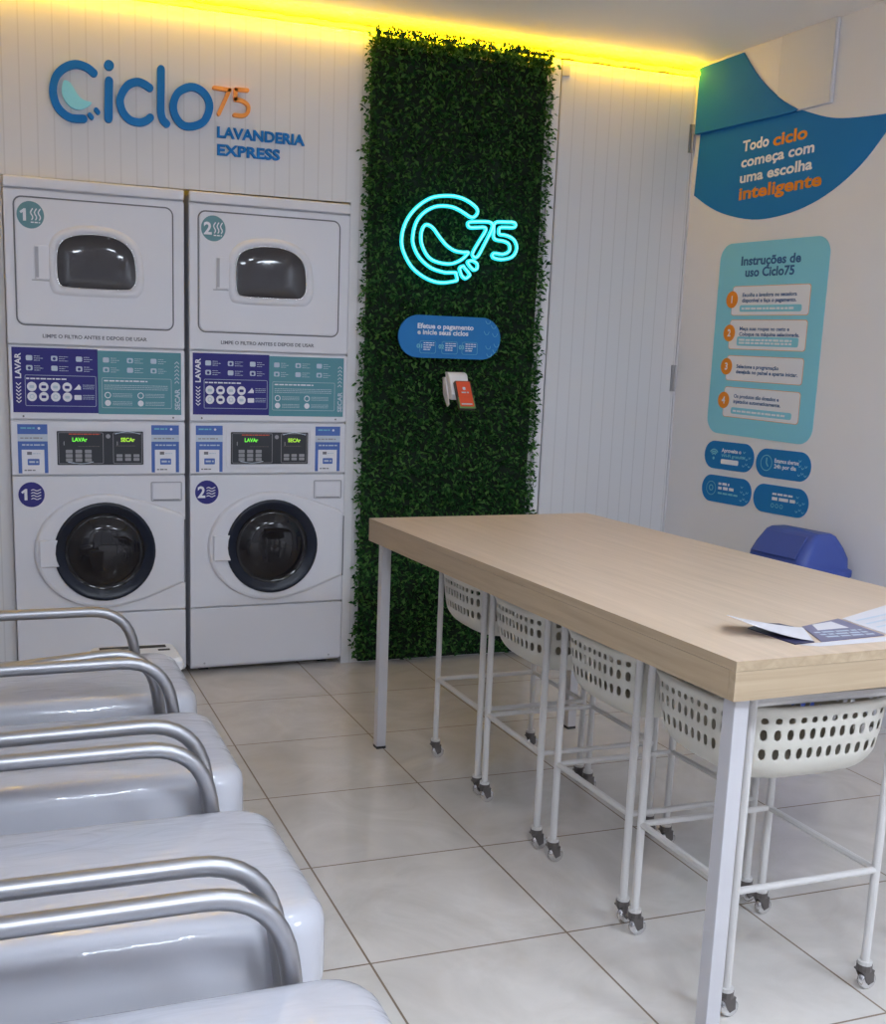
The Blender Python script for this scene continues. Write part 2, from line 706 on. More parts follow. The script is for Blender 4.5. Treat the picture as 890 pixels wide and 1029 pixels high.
# shop front: piers, lintel and a wide glazed opening behind the camera
b = MB()
b.box(XL, 0.0, YF - 0.1, YF, 0, CEIL, 'wall_paint')
b.box(3.2, 3.72, YF - 0.1, YF, 0, CEIL, 'wall_paint')
b.box(0.0, 3.2, YF - 0.1, YF, 2.45, CEIL, 'wall_paint')
struct(b.build('wall_front'))
wf = MB()
for x in (0.0, 1.04, 2.10, 3.14):
    wf.box(x, x + 0.06, YF - 0.08, YF - 0.02, 0.0, 2.45, 'brushed_steel')
wf.box(0.06, 3.14, YF - 0.08, YF - 0.02, 0.0, 0.06, 'brushed_steel')
wf.box(0.06, 3.14, YF - 0.08, YF - 0.02, 2.39, 2.45, 'brushed_steel')
win = struct(wf.build('window_1'))
g = MB()
g.box(0.06, 3.14, YF - 0.055, YF - 0.045, 0.06, 2.39, 'window_glass')
g.build('pane', win)
# downstand beam along the top of the right wall, and the lighter boxed-in length beside it
b = MB()
b.poly(RIGHT, [(0.0, 2.424), (0.83, 2.404), (0.83, CEIL), (0.0, CEIL)], 0, 0.014, 'wall_paint')
struct(b.build('trim_1', bevel=0.003))
b = MB()
b.poly(RIGHT, [(0.533, 2.412), (0.825, 2.405), (0.825, CEIL), (0.533, CEIL)], 0.014, 0.0185, 'beam_paint')
struct(b.build('trim_2', bevel=0.003))
# jamb strip at the left of the service door
b = MB()
b.box(DX0 - 0.052, DX0 - 0.012, -0.012, 0, 0, WTOP - 0.01, 'wall_paint')
struct(b.build('trim_3', bevel=0.002))
# flush service door of the same grooved boards
b = MB()
b.box(DX0, DX1, 0.0, 0.04, 0.008, WTOP - 0.004, 'grooved_panel')
door = struct(b.build('door_1'))
for x, z in ((3.042, 2.406), (3.012, 1.314)):
    h = MB()
    h.box(3.022 - 0.006, 3.022 + 0.010, -0.008, 0, z - 0.062, z + 0.062, 'brushed_steel')
    h.tube([(3.034, -0.007, z - 0.062), (3.034, -0.007, z + 0.062)], 0.006, 'brushed_steel')
    h.build('hinge', door)
h = MB()
h.box(DX0 - 0.004, DX0 + 0.035, -0.008, 0, 2.605, 2.655, 'white_metal')
h.build('catch_plate', door, bevel=0.002)

# ------------------------------------------------------------------ ceiling lamp, added fill panels and LED strip
def make_lamp(x, y, hs, m, label):
    lamp = tag(empty('ceiling_light', (x, y, CEIL)), label, 'lamp', 'square ceiling light panels')
    o, i = hs + 0.035, hs
    b = MB()
    for x0, x1, y0, y1 in ((-o, -i, -o, o), (i, o, -o, o), (-i, i, -o, -i), (-i, i, i, o)):
        b.box(x0, x1, y0, y1, -0.022, 0, 'white_metal')
    b.build('frame', lamp)
    b = MB()
    b.box(-i, i, -i, i, -0.014, 0, m)
    b.build('diffuser', lamp)


make_lamp(1.30, -3.35, 0.165, 'lamp_panel', 'square white ceiling light panel above the camera end of the table')
make_lamp(0.35, -5.20, 0.30, 'added_fill_panel', 'added unseen fill light panel behind the camera, over the chairs side')  # this and the next are added out of view to lift light under the table
make_lamp(2.50, -5.20, 0.30, 'added_fill_panel', 'added unseen fill light panel behind the camera, over the right side')

b = MB()
pts = []
for i in range(181):
    x = XL + 0.01 + i * (3.03 - XL - 0.01) / 180
    pts.append((x, -0.022, 2.682 + 0.0022 * math.sin(x * 38) + 0.0015 * math.sin(x * 91)))
b.tube(pts, 0.0095, 'led_yellow', n=8)
led = b.build('led_strip', smooth=True)
tag(led, 'glowing yellow light strip along the top edge of the grooved back wall', 'light strip')

# ------------------------------------------------------------------ stacked washer-dryers
MW = 0.6842


def make_machine(num):
    root = empty('stacked_washer_dryer', (0, 0, 0))
    F = Frame((0, 0, 0), (1, 0, 0), (0, 0, 1))
    e = 'enamel'
    b = MB()
    b.box(0.002, MW - 0.002, 0.016, 0.62, 0.02, 1.985, e)
    b.build('cabinet', root, bevel=0.004)
    for x in (0.05, MW - 0.09):
        for y in (0.06, 0.55):
            b = MB()
            b.box(x, x + 0.04, y, y + 0.04, 0, 0.03, 'foot_black')
            b.build('foot', root)

    def slab(name, z0, z1, bev=0.006, y0=-0.0, mm=e):
        q = MB()
        q.box(0, MW, y0, 0.02, z0, z1, mm)
        return q.build(name, root, bevel=bev, seg=3)
    lp = slab('lower_panel', 0.03, 0.2885)
    for x in (0.06, MW - 0.06):
        q = MB()
        q.disc(F, x, 0.045, 0.0045, 0.001, 'groove_light', 12)
        q.build('screw', lp)
    slab('washer_front', 0.2925, 0.8605)
    slab('control_panel', 0.8645, 1.0790)
    slab('instruction_band', 1.0840, 1.3690)
    slab('dryer_front', 1.3735, 1.9490)
    slab('top_lid', 1.9535, 1.9945, y0=-0.006, bev=0.008)

    # ---- dryer door
    d = MB()
    d.ribbon(F, rrect(0.037, 0.638, 1.447, 1.921, 0.03), 0.0055, 0.0, 0.0012, 'groove_grey', closed=True)
    outer = rrect(0.042, 0.633, 1.452, 1.916, 0.027)
    d.poly(F, outer, 0.0, 0.007, e)
    door = d.build('dryer_door', root, bevel=0.003)
    wshape = [(0.188, 1.655), (0.190, 1.725), (0.207, 1.763), (0.245, 1.786), (0.300, 1.797), (0.36, 1.798), (0.414, 1.788), (0.455, 1.766), (0.480, 1.733),
              (0.490, 1.680), (0.489, 1.628), (0.473, 1.602), (0.445, 1.594), (0.33, 1.592), (0.222, 1.594), (0.196, 1.608)]
    ws = smooth2(wshape, 4, True)
    cx, cy = 0.338, 1.69

    def off(pts, k):
        return [(cx + (x - cx) * (1 + k / 0.15), cy + (y - cy) * (1 + k / 0.105)) for x, y in pts]
    z = MB()
    z.loft([[F.p(*p, 0.006) for p in off(ws, 0.032)], [F.p(*p, 0.017) for p in off(ws, 0.024)], [F.p(*p, 0.018) for p in off(ws, 0.010)], [F.p(*p, 0.012) for p in off(ws, 0.003)]][::1], e, False, False)
    z.build('window_bezel', door, smooth=True)
    z = MB()
    z.tube([F.p(*p, 0.0115) for p in ws], 0.0028, 'chrome', n=6, closed=True)
    z.build('window_trim', door, smooth=True)
    z = MB()
    rings = []
    for k, h in ((0.0, 0.011), (-0.02, 0.017), (-0.05, 0.022), (-0.08, 0.024)):
        rings.append([F.p(cx + (x - cx) * (1 + k / 0.15), cy + (y - cy) * (1 + k / 0.15), h) for x, y in ws])
    z.loft(rings, 'dryer_glass', False, True)
    z.build('door_window', door, smooth=True)
    z = MB()
    z.poly(F, rrect(0.108, 0.160, 1.620, 1.745, 0.006), 0.006, 0.013, e)
    z.rect(F, 0.110, 0.122, 1.626, 1.740, 0.0134, 'groove_light')
    z.rect(F, 0.096, 0.160, 1.6135, 1.618, 0.0085, 'groove_light')
    z.build('door_grip', door, bevel=0.002)
    z = MB()
    z.disc(F, 0.097, 1.855, 0.050, 0.0078, 'sticker_teal', 32)
    if num == '1':
        z.poly(F, [(0.058 + 0.012, 1.832), (0.058 + 0.023, 1.832), (0.058 + 0.023, 1.832 + 0.045), (0.058 + 0.015, 1.832 + 0.045), (0.058, 1.832 + 0.033), (0.058 + 0.005, 1.832 + 0.026), (0.058 + 0.012, 1.832 + 0.031)], 0.0078, 0.0083, 'print_white')
    else:
        z.text(F, num, 0.058, 1.832, 0.045, h=0.0082)
    for i in range(3):
        p = [(0.102 + i * 0.014 + 0.004 * math.sin(t * 1.2), 1.838 + t * 0.0066) for t in range(7)]
        z.ribbon(F, p, 0.0045, 0.0078, 0.0083, 'print_white')
    z.scribble(F, 0.098, 0.132, 1.826, 0.005, 0.0082, 'print_white', 3)
    z.build('number_sticker', door)
    z = MB()
    z.text(F, 'LIMPE O FILTRO ANTES E DEPOIS DE USAR', 0.130, 1.4005, 0.0130, 0.402, 0.0008, 'print_grey')
    z.build('filter_notice', root)

    # ---- instruction sticker
    s = MB()
    s.rect(F, 0.013, 0.3365, 1.1115, 1.3620, 0.0008, 'navy')
    s.rect(F, 0.3365, 0.668, 1.1085, 1.3580, 0.0008, 'teal')
    h = 0.0014
    FL = Frame(F.p(0, 0), (0, 0, 1), (-1, 0, 0))     # reads upwards
    FL.n = F.n
    s.text(FL, 'LAVAR', 1.243, -0.045, 0.021, 0.097, h)
    FR = FL
    s.text(FR, 'SECAR', 1.129, -0.662, 0.019, 0.085, h, 'print_pale')
    for i in range(6):
        zz = 1.152 + i * 0.0135
        s.ribbon(F, [(0.026, zz + 0.006), (0.035, zz - 0.003), (0.044, zz + 0.006)], 0.004, 0.0009, h, 'print_white', caps=False)
        zz = 1.236 + i * 0.0155
        s.ribbon(F, [(0.642, zz), (0.651, zz + 0.009), (0.660, zz)], 0.004, 0.0009, h, 'print_pale', caps=False)
    for x0, mm in ((0.065, 'print_pale'), (0.357, 'print_pale')):
        for c in range(3):
            for r_ in range(2):
                ax = x0 + c * 0.094
                az = 1.322 - r_ * 0.038
                s.poly(F, rrect(ax, ax + 0.024, az - 0.010, az + 0.010, 0.004, 2), 0.0009, h, mm)
                if (c + r_) % 2:
                    s.disc(F, ax + 0.012, az - 0.001, 0.006, h + 0.0003, 'navy' if x0 < 0.2 else 'teal', 10)
                for l in range(3):
                    s.scribble(F, ax + 0.030, ax + 0.052 + 0.012 * ((l + c) % 2), az + 0.006 - l * 0.008, 0.0026, h, mm, c * 7 + r_ * 3 + l)
    s.ribbon(F, rrect(0.060, 0.328, 1.138, 1.256, 0.004, 2), 0.0016, 0.0009, h, 'print_pale', closed=True)
    s.scribble(F, 0.064, 0.215, 1.240, 0.006, h, 'print_white', 21)
    for c in range(4):
        for r_ in range(2):
            s.disc(F, 0.084 + c * 0.0445, 1.212 - r_ * 0.0385, 0.0182, h, 'print_white', 20)
            if c in (1, 3) or r_ == 0:
                s.poly(F, rrect(0.084 + c * 0.0445 - 0.009, 0.084 + c * 0.0445 + 0.009, 1.212 - r_ * 0.0385 - 0.006, 1.212 - r_ * 0.0385 + 0.005, 0.003, 2), h, h + 0.0004, 'navy' if (c == 1 or (c == 3 and r_ == 0)) else 'print_pale')
            else:
                s.ring(F, 0.084 + c * 0.0445, 1.212 - r_ * 0.0385, 0.008, 0.003, h + 0.0004, 'print_pale', 14)
    s.poly(F, [(0.243, 1.203), (0.270, 1.203), (0.270, 1.214), (0.262, 1.224), (0.252, 1.212)], 0.0009, h, 'print_white')
    s.poly(F, rrect(0.244, 0.272, 1.163, 1.182, 0.003, 2), 0.0009, h, 'print_white')
    for l in range(3):
        s.scribble(F, 0.277, 0.322, 1.220 - l * 0.007, 0.0025, h, 'print_pale', 40 + l)
        s.scribble(F, 0.277, 0.322, 1.180 - l * 0.007, 0.0025, h, 'print_pale', 50 + l)
    s.ribbon(F, rrect(0.352, 0.628, 1.134, 1.252, 0.004, 2), 0.0016, 0.0009, h, 'print_pale', closed=True)
    s.scribble(F, 0.360, 0.532, 1.238, 0.006, h, 'print_white', 61)
    for l in range(3):
        s.scribble(F, 0.360, 0.615, 1.222 - l * 0.0075, 0.0028, h, 'print_pale', 62 + l)
    for c in range(2):
        s.ring(F, 0.374 + c * 0.130, 1.184, 0.011, 0.0035, h, 'print_white', 18)
        s.disc(F, 0.374 + c * 0.130, 1.153, 0.012, h, 'print_white', 14)
        for l in range(3):
            s.scribble(F, 0.393 + c * 0.130, 0.470 + c * 0.13, 1.189 - l * 0.006, 0.0024, h, 'print_pale', 70 + l + c)
            s.scribble(F, 0.393 + c * 0.130, 0.470 + c * 0.13, 1.157 - l * 0.006, 0.0024, h, 'print_pale', 80 + l + c)
    s.build('instruction_sticker', root)
    for x in (0.05, 0.635):
        z = MB()
        z.disc(F, x, 1.097, 0.004, 0.0008, 'groove_grey', 10)
        z.build('screw', root)

    # ---- control panel
    for lx in (0.025, 0.545):
        z = MB()
        w = 0.113
        z.rect(F, lx, lx + w, 0.873, 1.066, 0.0008, 'label_blue')
        z.rect(F, lx, lx + w, 0.999, 1.027, 0.0011, 'print_pale')
        z.scribble(F, lx + 0.010, lx + w - 0.02, 1.009, 0.006, 0.0014, 'key_grey', 4)
        z.disc(F, lx + 0.081, 1.050, 0.005, 0.0013, 'print_white', 10)
        z.scribble(F, lx + 0.012, lx + 0.07, 1.048, 0.006, 0.0013, 'pill_cyan', 6)
        z.scribble(F, lx + 0.016, lx + 0.1, 0.982, 0.006, 0.0013, 'print_pale', 8)
        z.poly(F, [(lx + 0.014, 0.873), (lx + w - 0.014, 0.873), (lx + w - 0.014, 0.966), (lx + 0.014, 0.966)], 0.0008, 0.0013, 'print_white')
        z.rect(F, lx + 0.034, lx + 0.052, 0.946, 0.958, 0.0016, 'print_grey')
        z.scribble(F, lx + 0.056, lx + 0.084, 0.949, 0.004, 0.0016, 'print_pale', 9)
        z.poly(F, rrect(lx + 0.035, lx + 0.080, 0.905, 0.930, 0.003, 2), 0.0013, 0.0017, 'label_blue')
        z.scribble(F, lx + 0.041, lx + 0.075, 0.914, 0.008, 0.0020, 'print_pale', 12)
        z.scribble(F, lx + 0.022, lx + 0.066, 0.8825, 0.005, 0.0016, 'print_grey', 14)
        z.build('payment_label', root)
    z = MB()
    z.ribbon(F, rrect(0.160, 0.525, 0.893, 1.052, 0.006, 3), 0.010, 0.0, 0.004, e, closed=True)
    z.poly(F, rrect(0.173, 0.512, 0.905, 1.040, 0.003, 2), 0.0, 0.002, 'display_black')
    h = 0.0026
    z.ribbon(F, rrect(0.179, 0.352, 0.911, 1.034, 0.004, 2), 0.0018, 0.002, h, 'key_grey', closed=True)
    z.ribbon(F, rrect(0.392, 0.506, 0.911, 1.034, 0.004, 2), 0.0018, 0.002, h, 'key_grey', closed=True)
    z.ribbon(F, smooth2([(0.400, 1.030), (0.449, 1.039), (0.500, 1.030)], 5), 0.003, 0.002, h, 'print_pale')
    z.ribbon(F, smooth2([(0.215, 0.917), (0.265, 0.910), (0.312, 0.917)], 5), 0.003, 0.002, h, 'print_pale')
    z.scribble(F, 0.22, 0.34, 1.026, 0.004, h, 'terminal_red', 5)
    z.disc(F, 0.372, 1.020, 0.009, h, 'key_grey', 14)
    for i in range(3):
        for l in range(3):
            z.poly(F, rrect(0.206 + i * 0.037, 0.232 + i * 0.037, 0.918 + l * 0.017, 0.932 + l * 0.017, 0.002, 2), 0.002, 0.003, 'key_grey')
        for l in range(2):
            z.poly(F, rrect(0.404 + i * 0.034, 0.428 + i * 0.034, 0.921 + l * 0.015, 0.933 + l * 0.015, 0.002, 2), 0.002, 0.003, 'key_grey')
    for x in (0.200, 0.408):
        z.ribbon(F, [(x, 0.985), (x, 0.998)], 0.003, 0.002, h, 'key_grey')
    z.scribble(F, 0.255, 0.34, 0.978, 0.003, h, 'caster_grey', 15)
    z.scribble(F, 0.402, 0.48, 0.980, 0.003, h, 'caster_grey', 16)
    disp = z.build('control_display', root)
    z = MB()
    z.text(F, 'LAVAr', 0.232, 0.999, 0.015, 0.058, 0.0030, 'led_green')
    z.build('lit_digits', disp)
    z = MB()
    z.text(F, 'SECAr', 0.422, 0.999, 0.015, 0.056, 0.0030, 'led_lime')
    z.build('lit_digits', disp)

    # ---- washer door and its surroundings
    z = MB()
    z.disc(F, 0.071, 0.788, 0.050, 0.0009, 'navy', 32)
    if num == '1':
        z.poly(F, [(0.032 + 0.012, 0.766), (0.032 + 0.023, 0.766), (0.032 + 0.023, 0.766 + 0.045), (0.032 + 0.015, 0.766 + 0.045), (0.032, 0.766 + 0.033), (0.032 + 0.005, 0.766 + 0.026), (0.032 + 0.012, 0.766 + 0.031)], 0.0009, 0.0014, 'print_white')
    else:
        z.text(F, num, 0.032, 0.766, 0.045, h=0.0013)
    for i in range(4):
        p = [(0.071 + t * 0.0058, 0.771 + i * 0.0115 + 0.0028 * math.sin(t * 1.3)) for t in range(7)]
        z.ribbon(F, p, 0.0036, 0.0009, 0.0014, 'print_white')
    z.build('number_sticker', root)
    z = MB()
    z.ribbon(F, rrect(0.543, 0.667, 0.755, 0.832, 0.004, 2), 0.005, 0.0, 0.003, 'groove_light', closed=True)
    z.poly(F, rrect(0.549, 0.661, 0.763, 0.827, 0.003, 2), 0.0, 0.004, e)
    z.ribbon(F, [(0.552, 0.7595), (0.658, 0.7595)], 0.0025, 0.0, 0.0035, 'groove_grey')
    z.build('detergent_drawer', root)
    plate = arc2(0.351, 0.552, 0.278, 0.237, math.radians(75), math.radians(287), 30)
    plate += [(0.52, 0.348), (0.676, 0.410), (0.678, 0.42), (0.678, 0.69), (0.66, 0.705), (0.54, 0.748)]
    q = [(x, y) for x, y in plate]
    z = MB()
    cc = (0.36, 0.552)

    def sc(k):
        return [(cc[0] + (x - cc[0]) * k, cc[1] + (y - cc[1]) * k) for x, y in q]
    lv = [[F.p(*p, h_) for p in sc(k)] for k, h_ in ((1.0, 0.0), (0.995, 0.010), (0.975, 0.019), (0.94, 0.022))]
    ring_o = sc(0.94)
    z.loft(lv, e, False, False)
    # flat annulus up to the round opening
    circ = []
    for (x, y) in ring_o:
        a = math.atan2(y - 0.552, x - 0.351)
        circ.append((0.351 + 0.203 * math.cos(a), 0.552 + 0.203 * math.sin(a)))
    z.loft([[F.p(*p, 0.022) for p in ring_o], [F.p(*p, 0.022) for p in circ], [F.p(*p, 0.002) for p in circ]], e, False, False)
    wd = z.build('washer_door', root, smooth=False)
    z = MB()

    def lathe(mb, prof, mm, n=48, cap=True):
        rings = [[F.p(0.351 + r * math.cos(2 * PI * k / n), 0.552 + r * math.sin(2 * PI * k / n), h_) for k in range(n)] for r, h_ in prof]
        mb.loft(rings, mm, False, cap)
    lathe(z, [(0.2035, 0.010), (0.2025, 0.030), (0.198, 0.034), (0.190, 0.033), (0.172, 0.024), (0.160, 0.018)], 'black_rubber', cap=False)
    z.build('door_ring', wd, smooth=True)
    z = MB()
    lathe(z, [(0.162, 0.018), (0.152, 0.010), (0.140, 0.012), (0.125, 0.030), (0.10, 0.038), (0.06, 0.043), (0.02, 0.0445), (0.004, 0.0446)], 'dark_glass')
    z.build('door_glass', wd, smooth=True)
    z = MB()
    z.poly(F, [(0.093, 0.498), (0.168, 0.498), (0.158, 0.525), (0.154, 0.552), (0.157, 0.585), (0.164, 0.607), (0.093, 0.607)], 0.02, 0.0365, e)
    z.build('door_handle', wd, bevel=0.004)
    z = MB()
    z.box(0.6785, 0.6830, -0.006, 0.01, 0.408, 0.675, 'groove_grey')
    z.build('door_hinge', wd)
    return root


ang = 0.0352
for k, (num, lab) in enumerate((('1', 'white stacked dryer over washer with round stickers numbered 1, at the far left'),
                               ('2', 'white stacked dryer over washer with round stickers numbered 2, next to the leafy panel'))):
    r = make_machine(num)
    a = k * (MW + 0.0189)
    r.location = (a * math.cos(ang), -0.05 + a * math.sin(ang), 0)
    r.rotation_euler = (0, 0, ang)
    tag(r, lab, 'washing machine', 'stacked washer dryers in the back wall')

# ------------------------------------------------------------------ wall lettering: the shop logo
logo = tag(empty('logo_sign', (0, 0, 0)), 'raised blue and orange wall logo lettering above the two machines', 'sign')
H0, H1 = 0.0, 0.016
bl = 'logo_blue'
SW = 0.0285


def letter(name, parts, m=bl, w=SW):
    z = MB()
    for pts, closed in parts:
        z.ribbon(WALL, pts, w, H0, H1, m, closed=closed)
    return z.build(name, logo)


cpts = smooth2([(0.345, 2.396), (0.32, 2.413), (0.28, 2.42), (0.239, 2.404), (0.207, 2.37), (0.194, 2.322), (0.202, 2.275), (0.224, 2.244), (0.258, 2.226), (0.304, 2.227)], 5)
letter('letter', [(cpts, False)])
for q in ([(0.327, 2.243), (0.334, 2.235)], [(0.351, 2.264), (0.358, 2.256)]):
    z = MB()
    z.ribbon(WALL, q, 0.017, H0, H1, bl)
    z.build('bubble', logo)
z = MB()
z.poly(WALL, smooth2([(0.238, 2.358), (0.255, 2.353), (0.269, 2.335), (0.286, 2.309), (0.306, 2.294), (0.335, 2.288), (0.317, 2.27), (0.288, 2.259), (0.259, 2.264), (0.236, 2.287), (0.226, 2.317), (0.229, 2.345)], 3, True), H0, H1, 'logo_cyan')
z.build('leaf_mark', logo)
z = MB()
z.ribbon(WALL, [(0.401, 2.374), (0.397, 2.237)], SW + 0.002, H0, H1, bl)
z.disc(WALL, 0.402, 2.430, 0.0185, H1, bl, 20)
z.poly(WALL, [(0.402 + 0.0185 * math.cos(t * PI / 10), 2.43 + 0.0185 * math.sin(t * PI / 10)) for t in range(20)], H0, H1 - 0.0002, bl)
z.build('letter', logo)
letter('letter', [(smooth2([(0.555, 2.365), (0.53, 2.378), (0.504, 2.381), (0.471, 2.365), (0.447, 2.328), (0.442, 2.299), (0.452, 2.266), (0.478, 2.24), (0.514, 2.234), (0.540, 2.243), (0.556, 2.256)], 5), False)])
letter('letter', [(smooth2([(0.599, 2.438), (0.598, 2.36), (0.597, 2.286), (0.604, 2.255), (0.619, 2.239)], 5), False)])
letter('letter', [(smooth2([(0.712, 2.385), (0.755, 2.376), (0.783, 2.345), (0.787, 2.307), (0.765, 2.262), (0.722, 2.240), (0.682, 2.241), (0.653, 2.272), (0.646, 2.315), (0.666, 2.360)], 5, True), True)])
letter('numeral', [([(0.807, 2.392), (0.868, 2.390)], False), ([(0.868, 2.3895), (0.825, 2.296)], False)], 'logo_orange', 0.0145)
letter('numeral', [([(0.94, 2.396), (0.893, 2.395)], False), ([(0.893, 2.3945), (0.892, 2.357)], False), (smooth2([(0.892, 2.357), (0.907, 2.356), (0.923, 2.353), (0.943, 2.339), (0.942, 2.313), (0.923, 2.299), (0.888, 2.298)], 3), False)], 'logo_orange', 0.0145)
z = MB()
z.text(WALL, 'LAVANDERIA', 0.820, 2.2095, 0.0385, 0.360, 0.010, bl, depth=0.010)
z.build('lettering', logo)
z = MB()
z.text(WALL, 'EXPRESS', 0.820, 2.1430, 0.0385, 0.257, 0.010, bl, depth=0.010)
z.build('lettering', logo)

# ------------------------------------------------------------------ artificial hedge panel
HX0, HX1, HZ1 = 1.462, 2.262, 2.652
hedge = tag(empty('artificial_hedge_panel', ((HX0 + HX1) / 2, 0, 0)), 'tall green artificial leaf panel on the back wall between machine and door', 'green wall')
b = MB()
hc = (HX0 + HX1) / 2
b.box(HX0 - hc, HX1 - hc, -0.022, 0, 0.01, HZ1 - 0.03, 'hedge_backing')
b.build('backing', hedge)
b = MB()
rnd = random.Random(3)
k = b.mi('hedge_leaf')


def leaf(p, d, up, L, Wd):
    """A folded pointed leaf from p along d."""
    s = d.cross(up).normalized()
    u = s.cross(d).normalized()
    base = len(b.v)
    mid = p + d * L * 0.45 - u * L * 0.04
    tip = p + d * L - u * L * 0.22
    b.v += [tuple(p), tuple(mid + s * Wd + u * Wd * 0.35), tuple(tip), tuple(mid - s * Wd + u * Wd * 0.35)]
    b.f += [(base, base + 1, base + 2), (base, base + 2, base + 3)]
    b.m += [k, k]


N = 21000
for i in range(N):
    edge = rnd.random()
    if edge < 0.80:
        x = rnd.uniform(HX0 - hc, HX1 - hc)
        z_ = rnd.uniform(0.012, HZ1)
        y = -rnd.uniform(0.02, 0.052)
        d = Vector((rnd.gauss(0, 0.75), -rnd.uniform(0.25, 1.0), rnd.gauss(-0.05, 0.75)))
    elif edge < 0.91:
        sgn = rnd.choice((-1, 1))
        x = (HX1 - hc if sgn > 0 else HX0 - hc) + sgn * rnd.gauss(0.003, 0.013)
        z_ = rnd.uniform(0.02, HZ1)
        y = -rnd.uniform(0.006, 0.06)
        d = Vector((sgn * rnd.uniform(0.4, 1.2), -rnd.uniform(0, 0.8), rnd.gauss(0.0, 0.7)))
    else:
        x = rnd.uniform(HX0 - hc, HX1 - hc)
        z_ = HZ1 + rnd.gauss(-0.018, 0.012)
        y = -rnd.uniform(0.004, 0.06)
        d = Vector((rnd.gauss(0, 0.6), -rnd.uniform(-0.2, 0.6), rnd.uniform(0.3, 1.0)))
    d.normalize()
    L = rnd.uniform(0.016, 0.030)
    if z_ < 0.04 and d.z < 0:
        d.z = abs(d.z)
    up = Vector((rnd.gauss(0, 0.5), -0.6, rnd.uniform(0.1, 1)))
    if z_ + L > CEIL - 0.012 or (y + L * d.y > -0.044 and z_ + L * abs(d.z) > 2.664):
        continue
    leaf(Vector((x, y, z_)), d, up.normalized(), L, L * rnd.uniform(0.20, 0.30))
for i in range(170):                                   # loose sprigs standing up in front of the light strip
    x = rnd.uniform(HX0 - hc, HX1 - hc)
    y = -rnd.uniform(0.062, 0.072)
    h_ = rnd.uniform(0.006, 0.034)
    for q in range(5):
        d = Vector((rnd.gauss(0, 0.6), -rnd.uniform(0, 0.4), rnd.uniform(0.3, 1))).normalized()
        zz = HZ1 + h_ * q / 5
        leaf(Vector((x + rnd.gauss(0, 0.003), y, zz)), d, Vector((0, -1, 0.2)), 0.016, 0.0036)
fo = b.build('foliage', hedge)
fo['kind'] = 'stuff'

# ------------------------------------------------------------------ neon sign on the hedge
neon = tag(empty('neon_sign', (1.85, -0.1, 1.86)), 'glowing cyan neon outline sign on the leafy panel', 'neon sign')
NY = -0.1


def neon_tube(name, pts, n=3):
    z = MB()
    q = smooth2(pts, n, True) if n else pts
    z.tube([(x - 1.85, 0, zz - 1.86) for x, zz in q], 0.0082, 'neon', n=10, closed=True)
    z.tube([(x - 1.85, -0.0066, zz - 1.86) for x, zz in q], 0.0030, 'neon_core', n=6, closed=True)
    z.build(name, neon, smooth=True)


neon_tube('ring_outline', [(1.832, 1.734), (1.80, 1.7325), (1.775, 1.733), (1.717, 1.748), (1.665, 1.786), (1.635, 1.836), (1.632, 1.88), (1.646, 1.932), (1.68, 1.972), (1.728, 1.998), (1.778, 2.004), (1.822, 1.998), (1.866, 1.979), (1.888, 1.968), (1.907, 1.968), (1.923, 1.986), (1.916, 2.008), (1.871, 2.034), (1.82, 2.046), (1.762, 2.044), (1.706, 2.031), (1.651, 1.995), (1.61, 1.948), (1.587, 1.896), (1.582, 1.845), (1.594, 1.801), (1.631, 1.746), (1.683, 1.71), (1.734, 1.692), (1.777, 1.689), (1.81, 1.694), (1.838, 1.701), (1.8405, 1.708), (1.835, 1.728)])
neon_tube('leaf_outline', [(1.692, 1.923), (1.721, 1.911), (1.751, 1.878), (1.785, 1.845), (1.822, 1.825), (1.862, 1.820), (1.886, 1.822), (1.884, 1.814), (1.86, 1.791), (1.824, 1.773), (1.788, 1.768), (1.737, 1.775), (1.701, 1.795), (1.674, 1.838), (1.668, 1.876), (1.675, 1.908)])
neon_tube('numeral_outline', [(1.886, 1.946), (1.93, 1.951), (1.977, 1.953), (1.994, 1.945), (1.995, 1.93), (1.985, 1.905), (1.958, 1.852), (1.933, 1.807), (1.914, 1.804), (1.908, 1.82), (1.935, 1.868), (1.964, 1.915), (1.960, 1.929), (1.93, 1.927), (1.892, 1.924), (1.880, 1.934)])
neon_tube('numeral_outline', [(2.096, 1.959), (2.055, 1.958), (2.016, 1.955), (2.003, 1.942), (2.003, 1.915), (2.004, 1.891), (2.018, 1.881), (2.052, 1.878), (2.079, 1.866), (2.081, 1.838), (2.051, 1.823), (2.008, 1.825), (2.003, 1.808), (2.045, 1.801), (2.097, 1.815), (2.117, 1.853), (2.1, 1.888), (2.062, 1.903), (2.032, 1.905), (2.027, 1.918), (2.032, 1.933), (2.06, 1.936), (2.097, 1.938), (2.106, 1.949)])
neon_tube('bubble_outline', [(1.851, 1.755), (1.867, 1.763), (1.872, 1.757), (1.898, 1.731), (1.895, 1.722), (1.880, 1.712), (1.873, 1.714), (1.862, 1.722), (1.853, 1.742)])
neon_tube('bubble_outline', [(1.886, 1.781), (1.895, 1.786), (1.912, 1.787), (1.931, 1.776), (1.932, 1.757), (1.919, 1.750), (1.911, 1.753), (1.893, 1.769)])
for x, zz in ((1.60, 1.93), (1.60, 1.78), (1.90, 2.015), (1.76, 1.692), (2.0, 1.93), (2.09, 1.82)):
    z = MB()
    z.tube([(x - 1.85, 0.002, zz - 1.86), (x - 1.85, 0.02, zz - 1.86)], 0.003, 'terminal_dark', n=6)
    z.build('standoff', neon)

